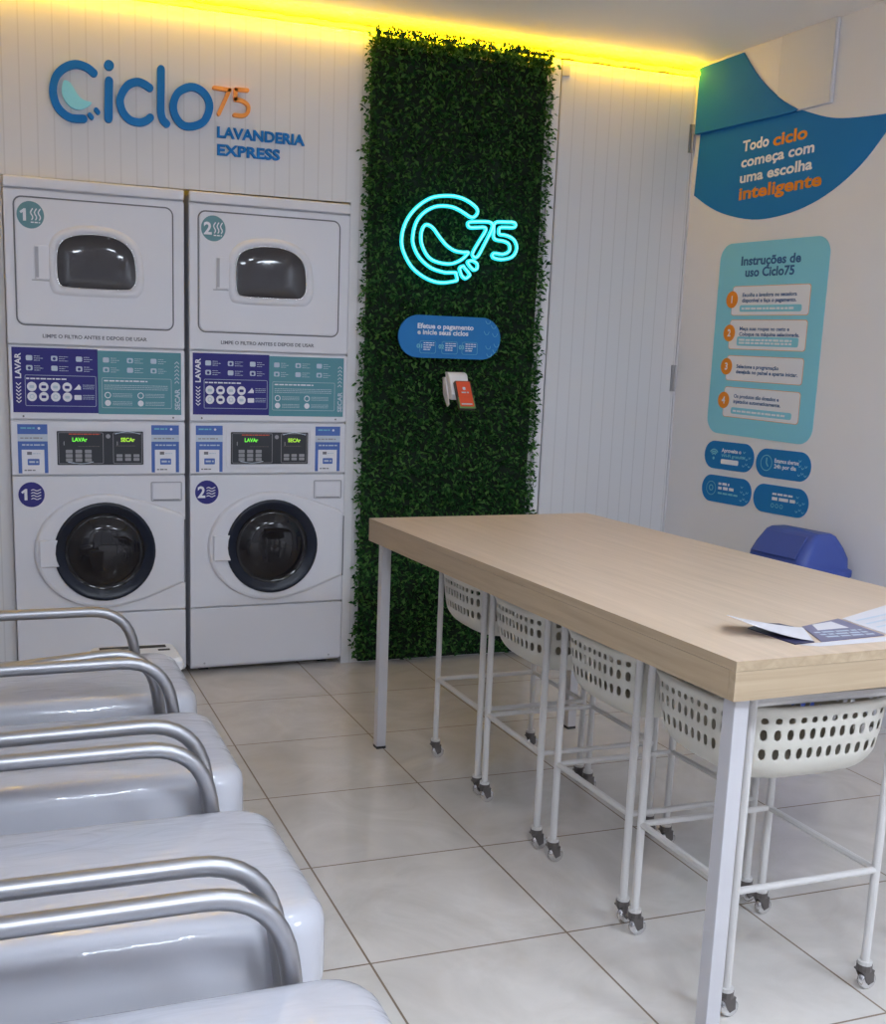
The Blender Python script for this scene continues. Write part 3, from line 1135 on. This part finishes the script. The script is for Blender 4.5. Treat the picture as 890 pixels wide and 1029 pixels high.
# ------------------------------------------------------------------ payment pill sign and card terminal on the hedge
PO = Vector((1.824, -0.088, 1.461))
pill = tag(empty('payment_sign', PO), 'rounded blue payment instruction sign on the leafy panel below the neon', 'sign')
PF = Frame((-1.824, 0, -1.461), (1, 0, 0), (0, 0, 1))
z = MB()
z.poly(PF, rrect(1.584, 2.063, 1.371, 1.551, 0.0899, 12), -0.006, 0.004, 'pill_blue')
z.build('board', pill)
z = MB()
h = 0.0048
z.text(PF, 'Efetue o pagamento', 1.670, 1.496, 0.0200, 0.262, h)
z.build('lettering', pill)
z = MB()
z.text(PF, 'e inicie seus ciclos', 1.670, 1.4705, 0.0200, 0.238, h)
z.build('lettering', pill)
for i, x in enumerate((1.668, 1.770, 1.865)):
    z = MB()
    z.ribbon(PF, rrect(x + 0.016, x + 0.089, 1.391, 1.443, 0.008, 3), 0.0014, 0.004, h, 'pill_cyan', closed=True)
    z.text(PF, '0%d' % (i + 1), x, 1.4125, 0.0165, 0.026, h + 0.0002, 'pill_cyan')
    for l in range(4):
        z.scribble(PF, x + 0.032, x + 0.066 + 0.016 * (l < 2), 1.433 - l * 0.0095, 0.0042, h + 0.0003, 'print_white', 90 + i * 4 + l)
    z.build('step_box', pill)
z = MB()
for x, y in ((1.995, 1.487), (2.035, 1.480), (2.005, 1.425), (2.045, 1.435), (2.028, 1.515), (2.000, 1.534), (2.012, 1.392), (2.040, 1.41)):
    z.ribbon(PF, smooth2([(x - 0.012, y + 0.006), (x - 0.004, y - 0.007), (x + 0.008, y - 0.006), (x + 0.012, y + 0.005)], 3), 0.0016, 0.004, h, 'pill_cyan')
z.build('pattern', pill)

term = tag(empty('card_terminal', (1.845, -0.06, 1.24)), 'red card payment terminal in a white holder on the leafy panel', 'card terminal')
z = MB()
# holder: white cradle leaning out of the leaves
prof = [(-0.035, 0.060), (-0.020, 0.074), (0.018 - 0.070, 0.074), (-0.072, 0.066), (-0.120, -0.022), (-0.104, -0.046), (-0.050, -0.034), (-0.030, 0.010)]
z.loft([[(-0.040, y, zz) for y, zz in prof], [(0.050, y, zz) for y, zz in prof]], 'terminal_white')
z.build('holder', term, bevel=0.007, seg=3, weld=True)
for sx in (-0.047, 0.053):
    z = MB()
    z.loft([[(sx, y, zz - 0.004) for y, zz in ((-0.02, 0.055), (-0.05, 0.055), (-0.104, -0.060), (-0.085, -0.072), (-0.035, -0.02))], [(sx + 0.006, y, zz - 0.004) for y, zz in ((-0.02, 0.055), (-0.05, 0.055), (-0.104, -0.060), (-0.085, -0.072), (-0.035, -0.02))]], 'terminal_white')
    z.build('side_cheek', term, bevel=0.002, weld=True)
z = MB()
z.box(-0.030, 0.036, -0.045, -0.018, -0.02, 0.05, 'terminal_white')
z.build('wall_bracket', term, bevel=0.004)
TF = Frame((0.014, -0.083, 0.030), (1, 0, 0), (0, 0.53, 0.85))
TF.uy.normalize()
TF.n = TF.ux.cross(TF.uy).normalized()
z = MB()
z.poly(TF, rrect(-0.0385, 0.0385, -0.140, -0.004, 0.006, 3), 0.004, 0.020, 'terminal_dark')
z.poly(TF, rrect(-0.0375, 0.0375, -0.139, -0.085, 0.005, 3), 0.020, 0.0206, 'terminal_green')
t_ = z.build('card_reader', term, bevel=0.002)
z = MB()
z.poly(TF, rrect(-0.032, 0.032, -0.130, -0.008, 0.003, 3), 0.0206, 0.0222, 'terminal_red')
z.poly(TF, rrect(-0.007, 0.006, -0.050, -0.036, 0.003, 3), 0.0222, 0.0228, 'print_pale')
z.scribble(TF, -0.016, 0.018, -0.066, 0.007, 0.0228, 'print_pale', 5)
z.rect(TF, -0.026, 0.024, -0.122, -0.116, 0.0226, 'print_pale')
z.build('screen', t_)

# ------------------------------------------------------------------ right wall graphics
sign = tag(empty('wall_decal', RIGHT.p(0.55, 2.25)), 'large blue leaf-shaped wall graphic with white and orange words on the right wall', 'wall graphic')


def on_right(o):
    """A frame for parts of a thing whose base is at o on the right wall."""
    return Frame(RIGHT.o - o, RIGHT.ux, RIGHT.uy)


SO = RIGHT.p(0.55, 2.25)
SF = on_right(SO)
lower = [(0.041, 2.424), (0.029, 2.153)] + smooth2([(0.029, 2.153), (0.143, 2.089), (0.261, 2.042), (0.426, 2.004), (0.577, 2.0), (0.732, 2.021), (0.874, 2.069), (1.003, 2.145), (1.102, 2.24), (1.158, 2.314)], 4)[1:] + \
    smooth2([(1.158, 2.314), (1.092, 2.314), (0.923, 2.331), (0.806, 2.356), (0.665, 2.409)], 4)[1:]
lower += [(0.645, 2.4085)]
upper = [(0.041, 2.424), (0.645, 2.4085), (0.665, 2.409)] + smooth2([(0.665, 2.409), (0.546, 2.479), (0.419, 2.583), (0.309, 2.708)], 4)[1:] + [(0.024, 2.706)]
z = MB()
z.poly(SF, lower, 0.0, 0.003, 'sign_blue')
z.poly(SF, [(0.022, 2.424)] + upper[1:], 0.0145, 0.021, 'sign_blue')
z.poly(SF, [(0.022, 2.425), (0.645, 2.4088), (0.645, 2.405), (0.022, 2.4215)], 0.0, 0.021, 'sign_blue')
z.build('backing', sign)
z = MB()
h = 0.0038
z.text(SF, 'Todo', 0.334, 2.2985, 0.042, 0.160, h)
z.build('lettering', sign)
z = MB()
z.text(SF, 'ciclo', 0.519, 2.2925, 0.047, 0.193, h, 'sign_orange')
z.build('lettering', sign)
z = MB()
z.text(SF, 'começa com', 0.333, 2.232, 0.041, 0.424, h)
z.build('lettering', sign)
z = MB()
z.text(SF, 'uma escolha', 0.333, 2.167, 0.041, 0.422, h)
z.build('lettering', sign)
z = MB()
z.text(SF, 'inteligente', 0.335, 2.096, 0.049, 0.478, h, 'sign_orange')
z.build('lettering', sign)

IO = RIGHT.p(0.57, 1.49)
ins = tag(empty('instruction_poster', IO), 'tall teal instruction poster with four numbered white boxes on the right wall', 'poster')
IF = on_right(IO)


def skew(pts):
    """The poster hangs very slightly out of true, its right side a little low."""
    return [(a, b_ - 0.030 * (a - 0.57) + 0.010 * 0) for a, b_ in pts]


ISK = Frame(IF.o, IF.ux - IF.uy * 0.028, IF.uy)
ISK.o = IF.o + IF.uy * (0.028 * 0.57)
ISK.n = IF.n
z = MB()
z.poly(ISK, rrect(0.248, 0.895, 1.066, 1.905, 0.072, 8), 0.001, 0.003, 'sign_teal')
back = z.build('backing', ins)
z = MB()
h = 0.0038
z.text(ISK, 'Instruções de', 0.565, 1.808, 0.0365, 0.355, h, 'sign_navy_text', align='center')
z.build('heading', ins)
z = MB()
z.text(ISK, 'uso Ciclo75', 0.565, 1.759, 0.0365, 0.292, h, 'sign_navy_text', align='center')
z.build('heading', ins)
boxes = [(1.594, 1.717, ['Escolha a lavadora ou secadora', 'disponível e faça o pagamento.'], 1), (1.447, 1.572, ['Meça suas roupas no cesto e', 'Coloque na máquina selecionada.'], 2),
         (1.309, 1.416, ['Selecione a programação', 'desejada no painel e aperte iniciar.'], 0), (1.147, 1.277, ['Os produtos são dosados e', 'injetados automaticamente.'], 1)]
for i, (b0, b1, lines, bar) in enumerate(boxes):
    z = MB()
    z.poly(ISK, rrect(0.349, 0.813, b0 - 0.002, b1 + 0.002, 0.014, 4), 0.003, 0.0036, 'sign_orange')
    z.poly(ISK, rrect(0.351, 0.811, b0, b1, 0.013, 4), 0.003, 0.0040, 'print_white')
    top = b1 - 0.044 if bar else b1 - 0.052
    wd = (0.325, 0.325) if i == 0 else (0.30, 0.36) if i == 1 else (0.26, 0.372) if i == 2 else (0.278, 0.29)
    z.text(ISK, lines[0], 0.414, top, 0.0150, wd[0], 0.0046, 'sign_navy_text')
    z.text(ISK, lines[1], 0.414, top - 0.0235, 0.0150, wd[1], 0.0046, 'sign_navy_text')
    if bar:
        hh = 0.029 if bar == 1 else 0.040
        z.poly(ISK, rrect(0.402, 0.772, b0 + 0.014, b0 + 0.014 + hh, 0.010, 4), 0.004, 0.0046, 'sign_teal')
        for l in range(bar):
            z.scribble(ISK, 0.416, 0.735, b0 + 0.0225 + (0.013 * l if bar == 2 else 0.001), 0.009, 0.0052, 'print_white', 100 + i * 3 + l)
    card = z.build('step_box', ins)
    z = MB()
    z.poly(ISK, [(0.349 + 0.037 * math.cos(2 * PI * t / 24), (b0 + b1) / 2 + 0.006 + 0.037 * math.sin(2 * PI * t / 24)) for t in range(24)], 0.004, 0.0050, 'sign_orange')
    z.text(ISK, str(i + 1), 0.349, (b0 + b1) / 2 - 0.008, 0.029, None, 0.0056, align='center')
    z.build('step_number', card)

pills = [(0.250, 0.573, 0.911, 1.037, 'wifi'), (0.588, 0.907, 0.904, 1.027, 'clock'), (0.250, 0.576, 0.758, 0.881, 'pin'), (0.591, 0.913, 0.752, 0.874, 'web')]
plabs = ['rounded blue wall sticker with a fan-shaped wireless symbol', 'rounded blue wall sticker with a clock symbol', 'rounded blue wall sticker with a round outline icon, below the wireless one',
         'rounded blue wall sticker directly above the blue bin']
for i, (a0, a1, b0, b1, kind) in enumerate(pills):
    ca, cb = (a0 + a1) / 2, (b0 + b1) / 2
    O = RIGHT.p(ca, cb)
    p_ = tag(empty('info_sticker', O), plabs[i], 'sticker', 'rounded blue stickers under the poster')
    Fq = on_right(O)
    z = MB()
    z.poly(Fq, rrect(a0, a1, b0, b1, (b1 - b0) / 2 - 0.0005, 10), 0.0, 0.003, 'sign_blue')
    z.build('backing', p_)
    z = MB()
    h = 0.0036
    ix = a0 + 0.064
    if kind == 'wifi':
        for r_ in (0.012, 0.021, 0.030):
            z.ribbon(Fq, arc2(ix, cb - 0.006, r_, r_, math.radians(40), math.radians(140), 8), 0.006, 0.003, h, 'pill_cyan')
        z.disc(Fq, ix, cb - 0.016, 0.007, h, 'pill_cyan', 12)
        z.text(Fq, 'Aproveite o', ix + 0.050, cb + 0.016, 0.0165, 0.128, h)
        z.text(Fq, 'Wi-Fi gratuito', ix + 0.050, cb - 0.006, 0.0130, 0.155, h, 'pill_cyan')
        z.poly(Fq, rrect(ix + 0.050, ix + 0.164, cb - 0.038, cb - 0.016, 0.006, 3), 0.003, h, 'print_white')
    elif kind == 'clock':
        z.ring(Fq, ix, cb, 0.033, 0.0035, h, 'pill_cyan')
        z.ribbon(Fq, [(ix, cb + 0.020), (ix, cb), (ix + 0.010, cb - 0.013)], 0.006, 0.003, h, 'pill_cyan')
        z.text(Fq, 'Estamos abertos', ix + 0.048, cb + 0.006, 0.0165, 0.140, h)
        z.text(Fq, '24h por dia', ix + 0.048, cb - 0.018, 0.0165, 0.128, h)
    elif kind == 'pin':
        z.ring(Fq, ix, cb, 0.031, 0.0025, h, 'pill_cyan')
        z.ring(Fq, ix, cb + 0.002, 0.012, 0.004, h, 'pill_cyan', 16)
        z.scribble(Fq, ix + 0.048, ix + 0.120, cb + 0.020, 0.012, h, 'print_white', 31)
        z.scribble(Fq, ix + 0.048, ix + 0.150, cb - 0.001, 0.014, h, 'print_white', 32)
        z.scribble(Fq, ix + 0.048, ix + 0.178, cb - 0.022, 0.009, h, 'pill_cyan', 33)
    else:
        z.scribble(Fq, ix + 0.050, ix + 0.170, cb + 0.020, 0.009, h, 'print_white', 35)
        z.scribble(Fq, ix + 0.050, ix + 0.185, cb - 0.003, 0.014, h, 'print_white', 36)
        for q in range(3):
            z.ring(Fq, ix + 0.056 + q * 0.026, cb - 0.026, 0.008, 0.003, h, 'pill_cyan', 14)
    for q in range(7):
        x = a1 - 0.062 + (q % 3) * 0.018
        y = cb - 0.036 + (q // 3) * 0.030 + (q % 2) * 0.008
        z.ribbon(Fq, smooth2([(x - 0.006, y + 0.003), (x, y - 0.004), (x + 0.007, y + 0.003)], 3), 0.0018, 0.003, h, 'sign_teal')
    z.build('printing', p_)

# ------------------------------------------------------------------ blue swing bin by the right wall
BO = RIGHT.p(1.06, 0.0, 0.178)
bn = empty('swing_bin', BO, -PI / 2 + RT)       # local x runs along the wall towards the camera, local y points to the wall
bn = tag(bn, 'blue swing-lid waste bin against the right wall behind the table', 'bin')
z = MB()


def rr3(hx, hy, zz, r):
    return [(x, y, zz) for x, y in rrect(-hx, hx, -hy, hy, r, 5)]


z.loft([rr3(0.130, 0.105, 0.0, 0.04), rr3(0.134, 0.108, 0.02, 0.04), rr3(0.154, 0.132, 0.545, 0.04), rr3(0.163, 0.140, 0.55, 0.04), rr3(0.163, 0.140, 0.575, 0.04)], 'bin_blue')
z.build('body', bn, bevel=0.004, weld=True)
z = MB()
z.loft([rr3(0.167, 0.144, 0.568, 0.04), rr3(0.167, 0.144, 0.592, 0.04), rr3(0.156, 0.132, 0.600, 0.04), rr3(0.153, 0.126, 0.640, 0.035), rr3(0.148, 0.100, 0.680, 0.03), rr3(0.138, 0.060, 0.728, 0.025), rr3(0.128, 0.040, 0.738, 0.02)], 'bin_blue')
lid = z.build('lid', bn, bevel=0.005, seg=2, weld=True)
z = MB()
FB = [(-0.118, -0.130, 0.640), (0.118, -0.130, 0.640), (0.108, -0.068, 0.724), (-0.108, -0.068, 0.724)]
nrm = Vector((0, -0.80, 0.60))
z.loft([[tuple(Vector(p)) for p in FB], [tuple(Vector(p) + nrm * 0.005) for p in FB]], 'bin_blue')
z.build('flap', lid, bevel=0.002, weld=True)

# ------------------------------------------------------------------ folding table
TA = 0.0318
TL, TW, TZ, TAP = 1.9235, 0.8623, 0.8146, 0.0773
TO = Vector((1.1445, -1.0596, 0))
table = tag(empty('folding_table', TO, TA), 'long light oak folding table on white square legs', 'table')
z = MB()
z.box(0, TW, -TL, 0, TZ - 0.020, TZ - 0.0008, 'oak_edge')
z.box(0, TW, -TL, 0, TZ - 0.0008, TZ, 'light_oak_laminate')
z.build('tabletop', table, bevel=0.0015, seg=1)
z = MB()
z.box(0.0005, 0.018, -TL + 0.0185, -0.0185, TZ - TAP, TZ - 0.0205, 'oak_edge')
z.build('apron', table)
z = MB()
z.box(TW - 0.018, TW - 0.0005, -TL + 0.0185, -0.0185, TZ - TAP, TZ - 0.0205, 'oak_edge')
z.build('apron', table)
z = MB()
z.box(0.0005, TW - 0.0005, -TL + 0.0005, -TL + 0.018, TZ - TAP, TZ - 0.0205, 'oak_edge_end')
z.build('apron', table)
z = MB()
z.box(0.0005, TW - 0.0005, -0.018, -0.0005, TZ - TAP, TZ - 0.0205, 'oak_edge_end')
z.build('apron', table)
for a in (0.045, TW - 0.045):
    for bb in (0.045, TL - 0.045):
        z = MB()
        z.box(a - 0.017, a + 0.017, -bb - 0.017, -bb + 0.017, 0.008, TZ - 0.0205, 'white_metal')
        z.box(a - 0.018, a + 0.018, -bb - 0.018, -bb + 0.018, 0.0, 0.010, 'foot_black')
        z.build('leg', table, bevel=0.002)

# ------------------------------------------------------------------ laundry carts under the table
CW, CD = 0.365, 0.352


def make_cart():
    root = empty('laundry_cart', (0, 0, 0))
    hx, hy = CW / 2, CD / 2
    for sx in (-1, 1):
        for sy in (-1, 1):
            z = MB()
            z.tube([(sx * hx, sy * hy, 0.065), (sx * hx, sy * hy, 0.705)], 0.0095, 'cart_white', n=12)
            z.tube([(sx * hx, sy * hy, 0.060), (sx * hx, sy * hy, 0.068)], 0.0155, 'cart_white', n=14)
            z.build('leg', root, smooth=False, bevel=0.0)
    z = MB()
    zt = 0.688
    z.tube(fillet([(-hx, -hy, zt), (hx, -hy, zt), (hx, hy, zt), (-hx, hy, zt), (-hx, -hy, zt)], 0.02, 3)[:-1], 0.0115, 'cart_white', n=8, closed=True)
    z.build('top_frame', root)
    z = MB()
    zl = 0.282
    z.tube([(-hx, -hy, zl), (-hx, hy, zl)], 0.0078, 'cart_white', n=8)
    z.tube([(hx, -hy, zl), (hx, hy, zl)], 0.0078, 'cart_white', n=8)
    z.tube([(-hx, -hy, zl), (hx, -hy, zl)], 0.0078, 'cart_white', n=8)
    z.tube([(-hx, hy, zl), (hx, hy, zl)], 0.0078, 'cart_white', n=8)
    z.build('lower_frame', root)
    # basket: bulging rounded tub with three rows of oval holes
    NU = 104
    levels = []
    rows = []

    def ring(zz, ax, ay, p):
        out = []
        for i in range(NU):
            t = 2 * PI * (i + 0.5) / NU
            c, s = math.cos(t), math.sin(t)
            k = (abs(c) ** p + abs(s) ** p) ** (-1 / p)
            out.append((ax * k * c, ay * k * s, zz))
        return out
    prof = [(0.676, 0.2080, 0.192), (0.671, 0.2150, 0.199), (0.664, 0.2120, 0.196), (0.657, 0.2080, 0.192), (0.652, 0.2070, 0.191), (0.638, 0.2060, 0.190), (0.632, 0.2050, 0.189),
            (0.627, 0.2050, 0.189), (0.602, 0.2030, 0.187), (0.593, 0.2020, 0.186), (0.584, 0.2000, 0.184), (0.559, 0.1970, 0.181), (0.545, 0.1930, 0.177), (0.525, 0.1820, 0.166), (0.508, 0.1640, 0.148), (0.497, 0.1320, 0.120), (0.492, 0.0900, 0.080), (0.490, 0.0460, 0.036)]
    rings = [ring(a, b_, c, 3.8) for a, b_, c in prof]
    z = MB()
    kk = z.mi('basket_plastic')
    for r_ in rings:
        z.v += r_
    hole_rows = (5, 8, 10)
    hole_rows = {5: 1, 8: 1, 10: 1}
    n = NU
    for i in range(len(rings) - 1):
        for j in range(n):
            if i in (4, 7, 10) and j % 2 == 0:
                continue
            j2 = (j + 1) % n
            z.f.append((i * n + j, i * n + j2, (i + 1) * n + j2, (i + 1) * n + j))
            z.m.append(kk)
    z.f.append(tuple((len(rings) - 1) * n + j for j in range(n)))
    z.m.append(kk)
    o = z.build('basket', root, smooth=True, solid=0.003, subsurf=1)
    for sx in (-1, 1):
        for sy in (-1, 1):
            c = MB()
            x, y = sx * hx, sy * hy
            c.tube([(x, y, 0.046), (x, y, 0.060)], 0.017, 'caster_grey', n=12)
            c.loft([[(x + a_, y + s_ * 0.0125 - 0.0015, b_) for a_, b_ in ((-0.014, 0.048), (0.016, 0.048), (0.018, 0.020), (0.004, 0.014))] for s_ in (1,)] + [[(x + a_, y + 0.0140, b_) for a_, b_ in ((-0.014, 0.048), (0.016, 0.048), (0.018, 0.020), (0.004, 0.014))]], 'caster_grey')
            c.loft([[(x + a_, y - 0.0140, b_) for a_, b_ in ((-0.014, 0.048), (0.016, 0.048), (0.018, 0.020), (0.004, 0.014))], [(x + a_, y - 0.0110, b_) for a_, b_ in ((-0.014, 0.048), (0.016, 0.048), (0.018, 0.020), (0.004, 0.014))]], 'caster_grey')
            c.box(x - 0.015, x + 0.017, y - 0.014, y + 0.014, 0.044, 0.0475, 'caster_grey')
            co = c.build('caster', root)
            w = MB()
            rings2 = []
            for yy, rr_ in ((-0.009, 0.016), (-0.007, 0.020), (0.007, 0.020), (0.009, 0.016)):
                rings2.append([(x + 0.010 + rr_ * math.cos(2 * PI * t / 16), y + yy, 0.020 + rr_ * math.sin(2 * PI * t / 16)) for t in range(16)])
            w.loft(rings2, 'chrome')
            w.build('wheel', co, smooth=True)
    return root


cart0 = make_cart()
spots = [(1.527, -1.423), (1.526, -1.833), (1.535, -2.268), (1.534, -2.681)]
clabs = ['white wheeled laundry basket cart under the table, the one closest to the leafy panel', 'white wheeled laundry basket cart under the table, second from the leafy panel',
         'white wheeled laundry basket cart under the table, third from the leafy panel', 'white wheeled laundry basket cart below the leaflets at the table end']
carts = [cart0] + [copy_tree(cart0) for _ in range(3)]
for i, c in enumerate(carts):
    c.location = (*spots[i], 0)
    c.rotation_euler = (0, 0, (0.0, 0.0, 0.015, 0.0)[i])
    tag(c, clabs[i], 'laundry cart', 'basket carts parked under the table')

# ------------------------------------------------------------------ leaflets on the table
PZ = TZ + 0.0005
FP = Frame((0, 0, 0), (1, 0, 0), (0, 1, 0))


def sheet(mb, o, q, z0, m, t=0.0012, dz=None):
    dz = dz or [0] * len(q)
    q = [(x - o[0], y - o[1]) for x, y in q]
    mb.loft([[(x, y, z0 + d) for (x, y), d in zip(q, dz)], [(x, y, z0 + d + t) for (x, y), d in zip(q, dz)]], m)


o1 = (1.43, -2.82)
lf = tag(empty('leaflet', (*o1, PZ)), 'navy folded leaflet with a lifted pale cover flap, the one by the table corner', 'leaflet')
z = MB()
sheet(z, o1, [(1.395, -2.765), (1.400, -2.903), (1.452, -2.897), (1.505, -2.790), (1.49, -2.745), (1.455, -2.735)], 0.0, 'leaflet_navy', 0.0016)
z.build('inner_page', lf, weld=True)
z = MB()
rows_ = []
D0, C0 = Vector((1.452, -2.893, 0.0022)), Vector((1.510, -2.795, 0.0022))
A0, B0 = Vector((1.306, -2.812, 0.043)), Vector((1.362, -2.738, 0.023))
for i in range(9):
    t = i / 8
    k = t ** 1.5
    p0 = D0.lerp(A0, t)
    p0.z = 0.0022 + (A0.z - 0.0022) * k
    p1 = C0.lerp(B0, t)
    p1.z = 0.0022 + (B0.z - 0.0022) * k
    for p in (p0, p1):
        p.x -= o1[0]
        p.y -= o1[1]
    up_ = Vector((0, 0, 0.0010))
    rows_.append([p0, p1, p1 + up_, p0 + up_])
z.loft(rows_, 'leaflet_paper')
z.build('cover_flap', lf, smooth=False, weld=True)
o2 = (1.58, -2.82)
lf2 = tag(empty('leaflet', (*o2, PZ)), 'grey-violet leaflet with a white block printed on it, in the middle of the table papers', 'leaflet')
z = MB()
sheet(z, o2, [(1.520, -2.780), (1.654, -2.734), (1.640, -2.882), (1.468, -2.898)], 0.0, 'leaflet_violet', 0.0016)
z.build('page', lf2, weld=True)
z = MB()
sheet(z, o2, [(1.552, -2.772), (1.615, -2.757), (1.612, -2.812), (1.528, -2.818)], 0.0017, 'leaflet_paper', 0.0003)
for l in range(3):
    z.scribble(FP, -0.075, 0.045, -0.018 - l * 0.018, 0.009, 0.0021, 'print_pale', 200 + l)
z.build('printing', lf2)
o3 = (1.76, -2.78)
lf3 = tag(empty('paper_sheet', (*o3, PZ)), 'white lined paper sheet running out of the right edge of the photo', 'paper')
z = MB()
sheet(z, o3, [(1.664, -2.735), (1.845, -2.675), (1.885, -2.860), (1.652, -2.885)], 0.0, 'leaflet_paper', 0.0012, (0.0, 0.010, 0.008, 0.0))
z.build('page', lf3, weld=True)
z = MB()
for l in range(4):
    y = 0.020 - l * 0.030
    z.loft([[(-0.085, y, 0.0024), (0.080, y + 0.035, 0.0100)], [(-0.085, y - 0.008, 0.0024), (0.080, y + 0.025, 0.0100)]], 'print_pale', False, False, closed=False)
z.build('printing', lf3)
o4 = (1.55, -2.915)
lf4 = tag(empty('paper_sheet', (*o4, PZ)), 'narrow white paper lying along the front of the leaflets at the table end', 'paper')
z = MB()
sheet(z, o4, [(1.408, -2.907), (1.44, -2.926), (1.66, -2.922), (1.66, -2.892), (1.470, -2.902)], 0.0, 'leaflet_paper', 0.001)
z.build('page', lf4, weld=True)

# ------------------------------------------------------------------ waiting armchairs along the left wall


def make_chair():
    root = empty('waiting_armchair', (0, 0, 0))
    # cushion: soft rounded block, slightly crowned
    z = MB()
    NX, NY_ = 14, 14
    x0, x1, y0, y1 = -0.16, 0.395, -0.232, 0.232

    def block(mb, cx, cy, cz, hx, hy, hz, r, m, crown=0.0, nu=5):
        rings = []
        prof = []
        for k in range(nu + 1):
            t = -PI / 2 + PI / 2 * k / nu
            prof.append((-hz + r + r * math.sin(t), r - r * math.cos(t)))
        for k in range(nu + 1):
            t = PI / 2 * k / nu
            prof.append((hz - r + r * math.sin(t), r - r * math.cos(t)))
        first = True
        for zz, ins_ in prof:
            rings.append([(cx + x, cy + y, cz + zz) for x, y in rrect(-hx + ins_, hx - ins_, -hy + ins_, hy - ins_, max(0.075 - ins_ * 0.8, 0.006), 6)])
        for f_, cr in ((0.7, 0.5), (0.4, 0.85), (0.1, 1.0)):
            ii = r
            rings.append([(cx + x * f_, cy + y * f_, cz + hz + crown * cr) for x, y in rrect(-hx + ii, hx - ii, -hy + ii, hy - ii, 0.045, 6)])
        mb.loft(rings, m)
    block(z, 0.134, 0, 0.375, 0.302, 0.238, 0.087, 0.042, 'wrapped_white_vinyl', 0.006)
    z.build('seat', root, smooth=True)
    z = MB()
    block(z, -0.20, 0, 0.66, 0.045, 0.232, 0.25, 0.030, 'wrapped_white_vinyl', 0.0)
    z.build('backrest', root, smooth=True)
    return root


def add_arms(root, arms):
    """Bent steel side frames: rear leg, arm rail, front bend and front leg."""
    for y, zl, zr, xf in arms:
        z = MB()
        pts = fillet([(-0.235, y, 0.012), (-0.235, y, zl), (xf - 0.010, y, zr), (xf + 0.028, y, 0.30), (xf + 0.032, y, 0.012)], 0.115, 8)
        z.tube(pts, 0.0158, 'brushed_steel', n=14)
        z.tube([(-0.235, y, 0.0), (-0.235, y, 0.014)], 0.020, 'foot_black', n=12)
        z.tube([(xf + 0.032, y, 0.0), (xf + 0.032, y, 0.014)], 0.020, 'foot_black', n=12)
        s = 1 if y > 0 else -1
        z.tube([(-0.06, y, 0.27), (-0.235, y, 0.27)], 0.010, 'brushed_steel', n=8)
        z.tube([(xf + 0.028, y, 0.27), (-0.06, y, 0.27)], 0.010, 'brushed_steel', n=8)
        z.build('armrest', root, smooth=True)
    ys = [a[0] for a in arms]
    for x in (-0.10, 0.25):
        z = MB()
        z.tube([(x, min(ys), 0.277), (x, max(ys), 0.277)], 0.010, 'brushed_steel', n=8)
        z.build('crossbar', root, smooth=True)


chairs = [(-1.565, [(0.275, 0.580, 0.580, 0.315), (-0.275, 0.555, 0.598, 0.310)], 'white plastic-wrapped waiting armchair, the one by the white slotted box'),
          (-2.155, [(0.262, 0.580, 0.582, 0.340), (-0.262, 0.583, 0.590, 0.330)], 'white plastic-wrapped waiting armchair, second in the row from the machines'),
          (-2.795, [(0.258, 0.580, 0.582, 0.318), (-0.262, 0.580, 0.580, 0.325)], 'white plastic-wrapped waiting armchair, third in the row from the machines'),
          (-3.425, [(0.258, 0.580, 0.582, 0.318), (-0.262, 0.580, 0.580, 0.325)], 'white plastic-wrapped waiting armchair cut off at the bottom left corner')]
first = None
for y, arms, lab in chairs:
    if first is None:
        first = make_chair()
        c = first
        protos = [o for o in bpy.data.objects if o.parent == first]
    else:
        c = first.copy()
        COL.objects.link(c)
        for o in protos:
            q = o.copy()
            COL.objects.link(q)
            q.parent = c
    c.location = (0, y, 0)
    add_arms(c, arms)
    tag(c, lab, 'chair', 'wrapped waiting chairs along the left wall')

# ------------------------------------------------------------------ white slotted box between the chairs and the first machine
bx = tag(empty('slotted_bin', (0.34, -1.145, 0)), 'low white plastic box with dark slots on top, before the first machine', 'bin')
z = MB()
z.loft([[(x * 0.9, y * 0.9, 0.0) for x, y in rrect(-0.132, 0.135, -0.10, 0.10, 0.03)], [(x, y, 0.372) for x, y in rrect(-0.132, 0.135, -0.10, 0.10, 0.03)]], 'white_plastic')
z.build('body', bx, bevel=0.006, weld=True)
z = MB()
z.loft([[(x, y, 0.367) for x, y in rrect(-0.137, 0.140, -0.105, 0.105, 0.03)], [(x, y, 0.397) for x, y in rrect(-0.137, 0.140, -0.105, 0.105, 0.03)], [(x * 0.93, y * 0.9, 0.409) for x, y in rrect(-0.137, 0.140, -0.105, 0.105, 0.03)]], 'white_plastic')
lid = z.build('lid', bx, bevel=0.004, weld=True)
z = MB()
z.box(-0.105, 0.105, 0.045, 0.072, 0.4085, 0.4110, 'foot_black')
z.build('slot', lid)
z = MB()
z.box(0.075, 0.112, 0.005, 0.020, 0.4085, 0.4110, 'foot_black')
z.build('slot', lid)
